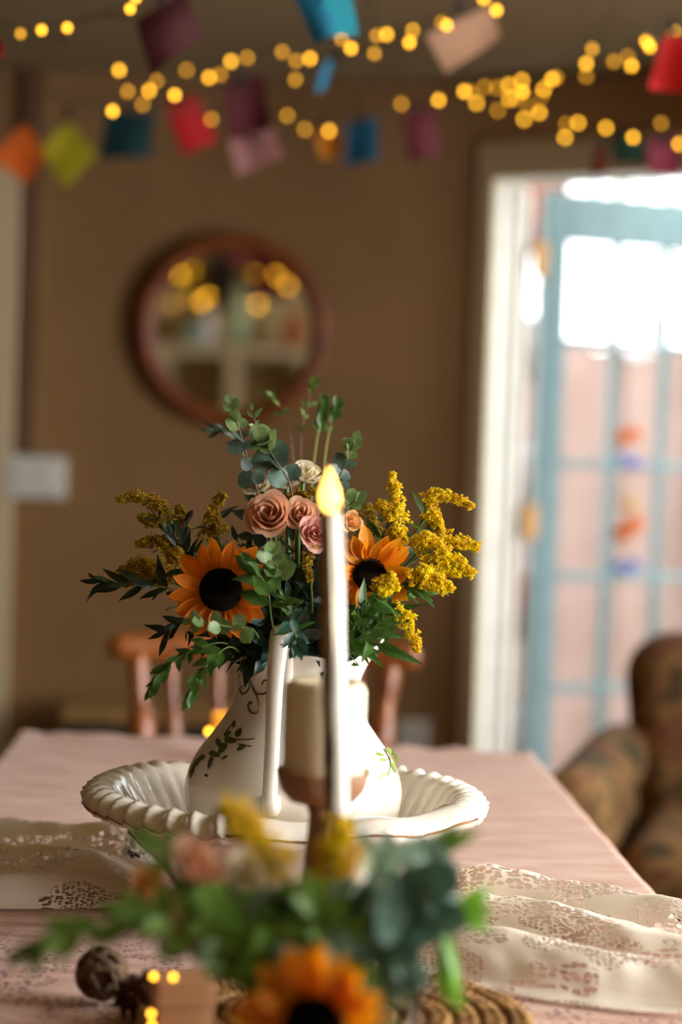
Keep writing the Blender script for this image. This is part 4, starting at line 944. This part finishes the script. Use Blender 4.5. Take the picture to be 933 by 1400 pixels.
sprig('leafy_sprig', 'large green leaf sprig right of the orange sunflower', EC, LG, from_jug(-.01, -.025, (372, 850, 1.93), (366, 805, 1.915), (350, 780, 1.91)), 'oval', 'leaf_green', 'stem_green', 4, (.036, .03), 60, .55, .0013, True, 119)
sprig('leafy_sprig', 'fresh sprig above the jug handle', EC, LG, from_jug(.0, -.03, (400, 865, 1.93), (398, 835, 1.92), (388, 815, 1.915)), 'lance', 'leaf_green', 'stem_green', 5, (.022, .016), 55, .5, .001, True, 121)
def ranked(spots):      # a phrase for each sprig of a clump, by its place from left to right
    w_ = {3: ('leftmost', 'middle', 'rightmost'), 4: ('leftmost', 'second from left', 'second from right', 'rightmost'), 5: ('leftmost', 'second from left', 'middle', 'second from right', 'rightmost'),
          6: ('leftmost', 'second from left', 'third from left', 'third from right', 'second from right', 'rightmost')}[len(spots)]
    return list(zip(sorted(spots), w_))
FILL = {
 'dark filler leaves below the orange sunflower': ((330, 862, 1.95), (310, 890, 1.98), (282, 870, 2.0), (365, 880, 1.96), (340, 895, 1.99)),
 'dark filler leaves behind the left of the orange sunflower': ((270, 835, 2.02), (270, 780, 2.05), (250, 820, 2.05)),
 'dark filler leaves between the orange sunflower and the jug handle': ((345, 830, 1.96), (360, 850, 1.99), (395, 820, 1.97), (380, 860, 1.98), (350, 800, 2.0)),
 'dark filler leaves left of the taper candle above the jug rim': ((415, 850, 1.95), (430, 800, 1.98), (440, 870, 1.98), (420, 820, 2.0), (435, 845, 2.0), (405, 790, 2.0)),
 'dark filler leaves behind the green eucalyptus rosette': ((345, 770, 2.0), (385, 770, 2.0), (400, 740, 2.03), (365, 740, 2.05), (420, 765, 2.02)),
 'dark filler leaves right of the taper candle above the jug rim': ((455, 830, 1.97), (470, 790, 2.0), (500, 830, 2.02), (480, 850, 1.99), (490, 870, 2.0)),
 'dark filler leaves behind the tilted sunflower': ((525, 790, 2.05), (480, 760, 2.05), (555, 760, 2.05), (540, 740, 2.06)),
 'dark filler leaves behind the rose cluster': ((325, 740, 2.06), (345, 720, 2.06), (440, 740, 2.06), (420, 690, 2.08), (345, 690, 2.06), (455, 700, 2.07)),
}
i = 0
for lab, spots in FILL.items():
    for (x, y, d), place in ranked(spots):
        i += 1
        sprig('filler_sprig', lab + ', ' + place, EC, 'filler greenery in the jug', [deep((x-404)/2800, -.01), mouth((x-404)/2600, (d-2.02)*.4, 0), P((x+404)/2, (y+900)/2, (d+2.0)/2), P(x, y, d)], ('oval', 'lance', 'oval')[i % 3], ('leaf_dark', 'leaf_blue', 'leaf_dark', 'leaf_dark')[i % 4], 'stem_green', 7, (.036, .028), 58, .32, .0012, True, 200+i, jit=1.1)

# ================================================================== the blurred posy in the foreground
JX = P(478, 1300, 1.36).x; jb = Vector((JX, 1.36, TZ+.001)); jh = P(478, 1292, 1.36).z - jb.z
jar = thing('ribbed_glass_jar', jb, 'ribbed clear glass jar holding the foreground posy', 'jar')
V = []; NJR = 96; pr = [(.040, .002), (.046, 0), (.049, .006), (.050, .02), (.050, jh-.03), (.046, jh-.018), (.0465, jh), (.0440, jh), (.0435, jh-.018), (.047, jh-.032), (.047, .012), (0, .008)]
for k, (r, z) in enumerate(pr):
    for i in range(NJR):
        a = 2*pi*i/NJR; rr = r + (.0011*cos(24*a) if 2 < k < 5 else 0); V.append(jb + Vector((rr*cos(a), rr*sin(a), z)))
F = [(k*NJR+i, k*NJR+(i+1) % NJR, (k+1)*NJR+(i+1) % NJR, (k+1)*NJR+i) for k in range(len(pr)-1) for i in range(NJR)]
mk('glass', (V, F), 'jar_glass', jar)
FM = jb + Vector((0, 0, jh))
def fdeep(dx=0, dy=0): return FM + Vector((dx*.5, dy*.5, -.10))
def ffrom(dx, dy, *pts): return [fdeep(dx, dy), FM + Vector((dx, dy, -.004))] + [P(*p) for p in pts]
def fstem(dx, dy): return [FM + Vector((dx, dy, -.004)), fdeep(dx, dy)]
FG = 'foreground posy'
sunflower('blurred orange sunflower at the bottom of the picture', P(430, 1400, 1.235), (-.15, -.75, .62), .050, .019, [jb + Vector((0, -.055, .12)), FM + Vector((0, -.03, .012)), FM + Vector((0, -.02, -.05))], 'sun_petal', 15, .45, 31)
gf = lambda label, stem, plumes, **k: goldenrod(label, ffrom(*stem), [[P(*q) for q in pl] for pl in plumes], group=FG, **k)
gf('blurred goldenrod spray leaning left across the basin', (-.02, 0, (420, 1260, 1.33), (385, 1195, 1.32)), [[(400, 1210, 1.32), (360, 1160, 1.32), (335, 1130, 1.32)], [(350, 1150, 1.32), (328, 1120, 1.32), (300, 1104, 1.32)]], seed=301, n=300, s=.0024, r0=.014)
gf('blurred goldenrod spray upright below the taper candle', (0, 0, (472, 1250, 1.33), (468, 1200, 1.33)), [[(474, 1205, 1.33), (468, 1160, 1.33), (460, 1118, 1.33)], [(455, 1200, 1.33), (450, 1170, 1.33), (462, 1145, 1.33)]], seed=302, n=300, s=.0024, r0=.014)
gf('blurred goldenrod tuft low in the middle of the posy', (-.01, -.01, (455, 1280, 1.31), (445, 1240, 1.31)), [[(440, 1260, 1.31), (436, 1235, 1.31), (440, 1205, 1.31)]], seed=303, n=170, s=.002, r0=.008)
frose = lambda label, c, r, m, seed, dx: rose(label, P(*c), (.45, -.65, .65), r*1.25, m, fstem(dx, 0), 12, seed, group='roses in the foreground posy')
frose('blurred cream rose at the top of the foreground posy', (337, 1198, 1.33), .0125, 'rose_cream', 21, -.02)
frose('blurred tan rose left of the cream one in the posy', (268, 1182, 1.32), .0135, 'rose_peach', 22, -.03)
frose('blurred small pink bloom at the left of the posy', (257, 1262, 1.30), .0115, 'rose_pink', 23, -.03)
frose('blurred small pink bloom in the middle of the posy', (352, 1278, 1.29), .010, 'rose_pink', 24, -.015)
frose('blurred white bloom just behind the posy sunflower', (478, 1290, 1.30), .009, 'rose_cream', 25, .01)
frose('blurred brownish bloom at the upper left of the posy', (205, 1218, 1.32), .012, 'rose_apricot', 26, -.03)
fs = lambda label, path, leaf, lm, n, size, seed, **k: sprig(k.pop('name', 'foreground_sprig'), label, EC, FG, path, leaf, lm, k.pop('st', 'stem_green'), n, size, seed=seed, **k)
fs('blurred sprig with large blue-green leaves at the right of the posy', ffrom(.02, 0, (525, 1275, 1.32), (555, 1225, 1.31), (580, 1190, 1.31)), 'round', 'posy_pale', 5, (.034, .027), 311, t0=.45, spread=60, sr=.0016)
fs('blurred sprig with dark leaves right above the jar', ffrom(.025, -.01, (535, 1290, 1.29), (565, 1260, 1.28), (592, 1225, 1.28)), 'round', 'posy_dark', 4, (.036, .031), 312, t0=.45, spread=55, sr=.0016)
fs('blurred pale blue-green leaf sprig behind the goldenrod', ffrom(.01, .01, (500, 1250, 1.36), (512, 1205, 1.36), (520, 1180, 1.36)), 'oval', 'posy_pale', 3, (.04, .032), 313, t0=.5, spread=45)
fs('blurred bright green leaves pointing right at the edge of the posy', ffrom(.03, -.01, (560, 1275, 1.30), (605, 1252, 1.30), (628, 1248, 1.30)), 'oval', 'leaf_bright', 3, (.03, .03), 314, t0=.65, spread=30)
fs('blurred narrow green leaf standing up at the right of the posy', ffrom(.025, .0, (560, 1230, 1.32), (590, 1180, 1.32), (606, 1160, 1.32)), 'lance', 'posy_green', 3, (.03, .026), 315, t0=.75, spread=35)
fs('blurred bright green ribbon-like leaves hanging right of the jar', ffrom(.04, -.01, (575, 1270, 1.32), (600, 1262, 1.32), (606, 1275, 1.32)), 'blade', 'leaf_bright', 3, (.055, .06), 316, t0=.8, spread=20, droop=1.2, tip=False)
fs('blurred green sprig stretching to the far left over the rattan ball', ffrom(-.03, 0, (330, 1270, 1.30), (220, 1255, 1.27), (120, 1268, 1.25), (45, 1300, 1.24)), 'oval', 'posy_green', 9, (.030, .026), 317, t0=.42, spread=45)
fs('blurred green sprig in the left half of the posy', ffrom(-.03, -.01, (350, 1290, 1.29), (270, 1270, 1.27), (190, 1250, 1.26)), 'oval', 'posy_green', 7, (.032, .028), 318, t0=.35, spread=50)
fs('blurred olive sprig rising at the upper left of the posy', ffrom(-.025, .01, (340, 1260, 1.33), (260, 1200, 1.33), (205, 1152, 1.33)), 'oval', 'posy_green', 6, (.026, .024), 319, t0=.45, spread=48)
fs('blurred eucalyptus sprig low at the left of the posy', ffrom(-.03, -.02, (370, 1305, 1.27), (335, 1298, 1.25), (310, 1302, 1.24)), 'round', 'posy_green', 6, (.03, .026), 320, t0=.35, spread=60)
fs('blurred fresh green sprig in the middle of the posy', ffrom(0, -.02, (450, 1300, 1.29), (440, 1270, 1.28), (430, 1235, 1.28)), 'oval', 'posy_green', 7, (.032, .028), 321, t0=.3, spread=55)
fs('blurred pale leaf sprig between the pink blooms of the posy', ffrom(-.015, -.02, (390, 1300, 1.29), (330, 1275, 1.27), (300, 1240, 1.27)), 'round', 'posy_green', 6, (.028, .024), 322, t0=.35, spread=60)
fs('blurred leaf sprig falling in front of the jar', ffrom(.02, -.03, (505, 1310, 1.28), (540, 1320, 1.26), (560, 1330, 1.26)), 'oval', 'posy_dark', 5, (.03, .026), 323, t0=.35, spread=55, droop=.3)
FF = {
 'green filler leaves under the goldenrod of the foreground posy': ((380, 1250, 1.33), (500, 1270, 1.33), (520, 1240, 1.34)),
 'green filler leaves among the pale roses of the foreground posy': ((300, 1225, 1.34), (230, 1240, 1.33), (260, 1290, 1.30)),
 'green filler leaves around the sunflower of the foreground posy': ((420, 1310, 1.26), (340, 1330, 1.26), (310, 1290, 1.27), (470, 1330, 1.27)),
}
i = 0
for lab, spots in FF.items():
    for (x, y, d), place in ranked(spots):
        i += 1
        fs(lab + ', ' + place, [fdeep((x-478)/4000), FM + Vector(((x-478)/3600, 0, 0)), P((x+478)/2, (y+1290)/2, (d+1.33)/2), P(x, y, d)], ('oval', 'round')[i % 2], ('posy_green', 'posy_pale', 'posy_green', 'posy_dark')[i % 4], 6, (.034, .028), 340+i, t0=.3, spread=58, jit=1.1, name='filler_sprig')

# maroon bloom lying by the basin
c = TP(196, 1192, TZ); c.z = TZ + .036
rose('dark maroon bloom lying on the lace beside the basin', c, (-.5, -.6, .5), .021, 'rose_maroon', [c + Vector((.05, .03, -.02)), c + Vector((.08, .05, -.02))], 14, 61, 1.3, 'loose blooms', 'maroon_bloom')

# ================================================================== fairy lights
BULB = {}
for m in ('bulb', 'bulb_dim', 'bulb_large'):
    v, f = ico((0, 0, 0), 1, 2); me = bpy.data.meshes.new('bulb'); me.from_pydata(v, [], f); me.polygons.foreach_set('use_smooth', [True]*len(f)); me.materials.append(M[m]); BULB[m] = me
def fairy(label, pts, ends=(None, None), r=.0052, wr=.0011, grp='fairy light strings'):
    """pts: (x, y, depth, bright) in order along the wire"""
    ps = [P(x, y, d) for x, y, d, b in pts]; path = ([Vector(ends[0])] if ends[0] else []) + ps + ([Vector(ends[1])] if ends[1] else [])
    root = thing('fairy_light_string', ps[len(ps)//2], label, 'fairy lights', grp)
    mk('wire', tube(spline([p + Vector((0, .004, .008)) for p in path], len(path)*6), wr, 5), 'wire', root)
    for p, (x, y, d, b) in zip(ps, pts):
        inst('bulb', BULB['bulb' if b else 'bulb_dim'], Matrix.Translation(p) @ Matrix.Diagonal((r, r, r*1.15, 1)), root)
    return root
ce = ZC - .003
fairy('short run of fairy lights at the top left corner', [(28, 46, 3.3, 0), (57, 41, 3.25, 1), (92, 38, 3.25, 1), (178, 12, 3.2, 1), (186, -3, 3.2, 1)], ((-1.5, 3.4, ce), (-.2, 3.1, ce)), .0042)
fairy('fairy lights swagged across the left half under the ceiling', [(154, 152, 3.7, 1), (175, 125, 4.1, 0), (163, 96, 4.0, 1), (204, 124, 4.2, 1), (239, 130, 3.8, 1), (215, 110, 4.2, 0), (255, 96, 4.5, 0), (286, 106, 4.2, 1), (301, 102, 4.3, 0), (316, 84, 4.2, 1), (338, 79, 4.3, 0), (386, 71, 4.1, 0), (405, 83, 4.2, 0), (424, 80, 4.1, 1), (467, 53, 4.0, 0), (480, 66, 3.8, 1)], ((-1.9, 4.6, ce), (.05, 3.9, ce)))
fairy('fairy lights dropping low between the red and orange flags', [(195, 143, 4.4, 0), (289, 163, 4.4, 0), (393, 158, 4.4, 0), (404, 109, 4.2, 0), (417, 177, 4.5, 0), (450, 179, 4.4, 1)], ((-1.8, 4.7, ce), (.1, 4.9, ce)))
fairy('fairy lights running up behind the beige flag', [(512, 73, 3.9, 0), (515, 49, 3.9, 0), (529, 47, 4.0, 1), (560, 58, 3.7, 1), (564, 42, 4.0, 1), (604, 29, 4.0, 0), (611, 35, 3.6, 1), (662, -2, 3.7, 1), (679, 14, 3.6, 1)], ((.02, 3.95, ce), (.35, 3.5, ce)))
fairy('dense cluster of fairy lights right of centre under the ceiling', [(549, 142, 4.4, 0), (600, 137, 4.2, 1), (635, 125, 4.2, 1), (643, 126, 4.5, 0), (652, 141, 4.6, 1), (663, 119, 4.6, 0), (680, 120, 4.5, 0), (681, 151, 4.7, 0), (697, 135, 4.6, 1), (696, 116, 4.5, 1), (714, 110, 4.5, 1), (705, 135, 4.7, 0), (715, 126, 3.9, 1), (717, 163, 4.6, 1), (724, 147, 4.8, 0), (738, 154, 4.4, 1), (741, 131, 4.7, 0), (744, 122, 4.5, 1), (755, 108, 4.2, 1), (761, 106, 4.4, 0)], ((.1, 5.0, ce), (.55, 4.3, ce)))
fairy('fairy lights trailing down in front of the door lintel', [(775, 170, 4.6, 0), (773, 188, 4.5, 1), (791, 168, 4.5, 1), (822, 198, 4.6, 0), (829, 175, 4.4, 1), (866, 188, 4.2, 1), (904, 169, 4.3, 0), (929, 197, 4.2, 1)], ((.55, 4.5, ce), (1.3, 4.3, ce)))
fairy('fairy lights at the upper right beside the bright red flag', [(802, 104, 4.3, 0), (802, 87, 4.1, 1), (810, 67, 3.8, 0), (840, 84, 4.2, 0), (859, 77, 4.3, 0), (864, 90, 4.0, 1), (884, 56, 3.7, 1), (889, 64, 3.7, 1), (921, 43, 3.7, 1)], ((.45, 4.2, ce), (1.2, 3.6, ce)))
fairy('fairy lights trailing over the table at the lower left', [(275, 1285, 1.30, 1), (286, 1332, 1.42, 1), (237, 1336, 1.43, 1), (210, 1335, 1.45, 1), (207, 1386, 1.44, 1), (208, 1402, 1.45, 1)], (None, None), .0019, .0005)

# ================================================================== paper flags on cords
def cordline(label, pts, a, b):
    ps = [Vector(a)] + [P(*p) for p in pts] + [Vector(b)]
    t = mk('bunting_cord', tube(spline(ps, len(ps)*8), .0014, 5), 'cord', None); return tag(t, label, 'cord', 'bunting cords')
cordline('bunting cord carrying the row of flags along the back wall', [(35, 166, 4.6), (92, 157, 4.6), (178, 149, 4.6), (250, 138, 4.6), (345, 181, 4.6), (440, 170, 4.6), (495, 161, 4.6), (572, 149, 4.6), (700, 172, 4.6), (822, 196, 4.5), (858, 182, 4.5), (910, 186, 4.5)], (-1.6, 4.7, 2.1), (1.2, 4.4, 2.15))
cordline('bunting cord with the dark red flag and the beige flag', [(150, 150, 4.0), (332, 106, 4.0), (460, 76, 3.9), (628, 12, 3.6)], (-1.5, 4.2, ce), (.4, 3.4, ce))
cordline('bunting cord along the top left with the large dark red flag', [(-30, 52, 3.3), (120, 22, 3.2), (222, -2, 3.1)], (-1.6, 3.4, 2.05), (0, 3.0, ce))
cordline('bunting cord above the folded blue flag', [(360, -20, 3.1), (440, -12, 3.1), (500, -22, 3.1)], (-.5, 3.1, ce), (.3, 3.1, ce))
cordline('bunting cord at the upper right with the bright red flag', [(860, 22, 3.4), (920, 40, 3.4), (960, 44, 3.4)], (.25, 3.4, ce), (1.7, 3.4, 2.1))
def flag(label, col, d, q, peg=None, bend=.012, seed=1, name='paper_flag', m=None):
    key = 'flag_'+col
    if key not in M: mat(key, col, .8, trans=.35, bump=(60, .1))
    TLc, TRc, BRc, BLc = [P(x, y, d) for x, y in q]; n = (TRc-TLc).cross(BLc-TLc).normalized(); ph = seed*1.7
    def fn(u, v):
        p = TLc.lerp(TRc, u).lerp(BLc.lerp(BRc, u), v); return p + n*(bend*sin(u*pi*1.2+ph)*(.3+v) + bend*.5*sin(v*4+ph))
    V, F = grid(fn, 9, 9); k = len(V); V = V + [p + n*.0006 for p in V]; F = F + [tuple(i+k for i in f)[::-1] for f in F]
    top = TLc.lerp(TRc, .5) if peg is None else P(peg[0], peg[1], d)
    root = thing('paper_flag', top, label, 'flag', 'paper flags on cords')
    sheet = mk('sheet', (V, F), key, root)
    s = .011*d/3.5
    mk('peg', join(box(top + Vector((-.003, -.004, .002)), (.006, .006, s*2.6), .001, rot=Matrix.Rotation(.18, 3, 'Y')), box(top + Vector((.003, -.004, .002)), (.006, .006, s*2.6), .001, rot=Matrix.Rotation(-.1, 3, 'Y'))), 'peg', root, False)
    return sheet
flag('red flag cut off by the left edge', '#b01a1a', 3.3, [(-32, 52), (3, 56), (9, 74), (-20, 102)], seed=1)
flag('large dark red flag at the top left', '#480c0e', 3.1, [(186, 30), (252, -12), (279, 46), (206, 104)], (222, 2), seed=2)
flag('orange flag hung by its corner at the left edge', '#e06a14', 4.6, [(36, 167), (64, 216), (34, 251), (-14, 214)], (36, 166), seed=3, bend=.01)
flag('yellow-green flag hung by its corner', '#b9ac16', 4.6, [(93, 160), (133, 211), (91, 259), (54, 205)], (94, 158), seed=4, bend=.01)
flag('dark teal flag right of the yellow-green one', '#0c3c40', 4.6, [(145, 150), (211, 148), (207, 217), (136, 216)], seed=5)
flag('bright red flag left of the dark red one', '#cf1722', 4.6, [(225, 148), (271, 131), (297, 190), (252, 214)], seed=6)
flag('dark red flag above the pale pink one', '#520d13', 4.0, [(304, 116), (360, 101), (371, 175), (314, 191)], seed=7)
f8 = flag('pale pink flag with a small dark printed mark', '#d59a98', 4.6, [(313, 193), (372, 174), (388, 216), (325, 238)], seed=8)
c = P(352, 193, 4.582)
mk('printed_mark', tube([c + Vector((-.012, 0, .008)), c, c + Vector((.012, 0, -.008))], .0025, 5), 'peg', f8); mk('printed_mark', tube([c + Vector((-.010, 0, -.010)), c, c + Vector((.012, 0, .010))], .0025, 5), 'peg', f8)
f9 = flag('folded blue flag at the top centre', '#1f7f9e', 3.1, [(398, -14), (450, -14), (470, 46), (430, 60)], (440, -12), seed=9)
V, F = grid(lambda u, v: P(440+u*36-v*-20*u, -14+v*66-u*4*v, 3.085).lerp(P(448+u*36, -14+v*62, 3.10), v*.5), 5, 6)
mat('flag_lightblue', '#35b4c8', .8, trans=.35); mk('folded_sheet', (V, F), 'flag_lightblue', f9)
flag('narrow twisted blue ribbon flag below the folded blue one', '#2a86a8', 3.9, [(444, 88), (458, 78), (444, 118), (430, 130)], (462, 78), seed=10, bend=.02)
flag('small orange flag left of the small blue one', '#d98818', 4.6, [(427, 175), (456, 170), (468, 208), (440, 219)], seed=11)
flag('small blue flag between the orange and mauve ones', '#1d6a8c', 4.6, [(476, 165), (515, 161), (517, 221), (472, 227)], seed=12)
flag('mauve pink flag right of the small blue one', '#8a3e4a', 4.6, [(550, 155), (595, 147), (604, 208), (560, 222)], seed=13)
flag('large beige pink flag at the top right of centre', '#c79a78', 3.6, [(582, 48), (668, 8), (686, 50), (610, 101)], (626, 10), seed=14, bend=.006)
flag('bright red flag at the upper right edge', '#d01414', 3.4, [(910, 46), (952, 44), (950, 128), (887, 121)], (917, 40), seed=15)
flag('narrow dark red flag in front of the door lintel', '#8a2420', 4.5, [(816, 199), (830, 196), (827, 240), (810, 242)], seed=16, bend=.006)
flag('dark green flag in front of the door lintel', '#123a26', 4.5, [(834, 186), (876, 180), (886, 222), (838, 224)], seed=17)
flag('mauve pink flag at the right edge by the door', '#b04a60', 4.5, [(887, 191), (930, 185), (934, 238), (888, 241)], seed=18)

# ================================================================== the other end of the room, seen in the mirror
def MR(px, py, Y):
    d = (_f + _r*((px-466.5)/FPX) - _u*((py-700)/FPX)).normalized(); t = (mc-CAM).dot(MN)/d.dot(MN); h = CAM + d*t; r = d - 2*d.dot(MN)*MN; return h + r*((Y-h.y)/r.y)
root = thing('fairy_light_string', MR(320, 380, -1.3), 'fairy lights reflected in the round mirror', 'fairy lights', 'fairy light strings')
bp_ = [MR(x, y, -1.25) for x, y in ((237, 416), (247, 376), (264, 370), (259, 406), (274, 413), (284, 406), (348, 374), (353, 417), (378, 376), (394, 390))]
mk('wire', tube(spline([p + Vector((0, -.01, .01)) for p in bp_], 50), .0014, 5), 'wire', root)
for i, p in enumerate(bp_): inst('bulb', BULB['bulb' if i in (0, 3, 6, 2) else 'bulb_large'], Matrix.Translation(p) @ Matrix.Diagonal((.0085, .0085, .009, 1)), root)
a, b = MR(215, 470, -1.4), MR(425, 475, -1.4); zt_ = MR(320, 470, -1.4).z
sb = thing('cream_sideboard', ((a.x+b.x)/2, -1.4, 0), 'cream painted sideboard at the far end of the room, seen in the mirror', 'sideboard')
x0, x1 = min(a.x, b.x)-.05, max(a.x, b.x)+.05
mk('top', bounds(x0, x1, -1.58, -1.16, zt_-.06, zt_, .006), 'cream_paint', sb, False)
for x in (x0+.06, (x0+x1)/2-.03, x1-.12):
    mk('leg', bounds(x, x+.07, -1.54, -1.2, 0, zt_-.061, .004), 'cream_paint', sb, False)
mk('lower_shelf', bounds(x0+.05, x1-.05, -1.54, -1.2, .22, .26, .004), 'bench_wood', sb, False)
def vase(label, px, py, m, r, h):
    p = MR(px, py, -1.3); p.z = zt_; t = mk('vase', lathe([(r*.6, 0), (r*.9, h*.2), (r, h*.45), (r*.6, h*.8), (r*.7, h), (r*.6, h), (r*.5, h*.8), (0, h*.1)], p, 20), m); tag(t, label, 'vase', 'vases on the sideboard')
vase('pale green vase in the middle of the mirror reflection', 325, 470, 'pale_green', .07, .34); vase('cream vase left of the green one in the mirror', 283, 470, 'pot_white', .05, .2)
vase('orange vase at the right of the mirror reflection', 400, 470, 'terracotta', .06, .2); vase('pale teal bowl at the left of the mirror reflection', 262, 490, 'pale_teal', .05, .12)
for lab, col, px, py, wd, hh in (('yellow cloth hanging at the far end, seen at the upper left of the mirror', '#a89020', 255, 375, .16, .22), ('dark red cloth hanging at the far end, seen at the right of the mirror', '#6a1218', 372, 378, .22, .26), ('dark cloth hanging at the far end, seen in the middle of the mirror', '#2a1c14', 305, 385, .17, .3), ('pink cloth hanging at the far end, seen at the top of the mirror', '#b05a5a', 330, 350, .12, .14)):
    key = 'flag_'+col
    if key not in M: mat(key, col, .8, trans=.3)
    p = MR(px, py, -1.5); V, F = grid(lambda u, v: p + Vector(((u-.5)*wd, .012*sin(u*14), (.5-v)*hh)), 12, 4); t = mk('hanging_cloth', (V, F), key, None); tag(t, lab, 'cloth', 'cloths on the rear wall')
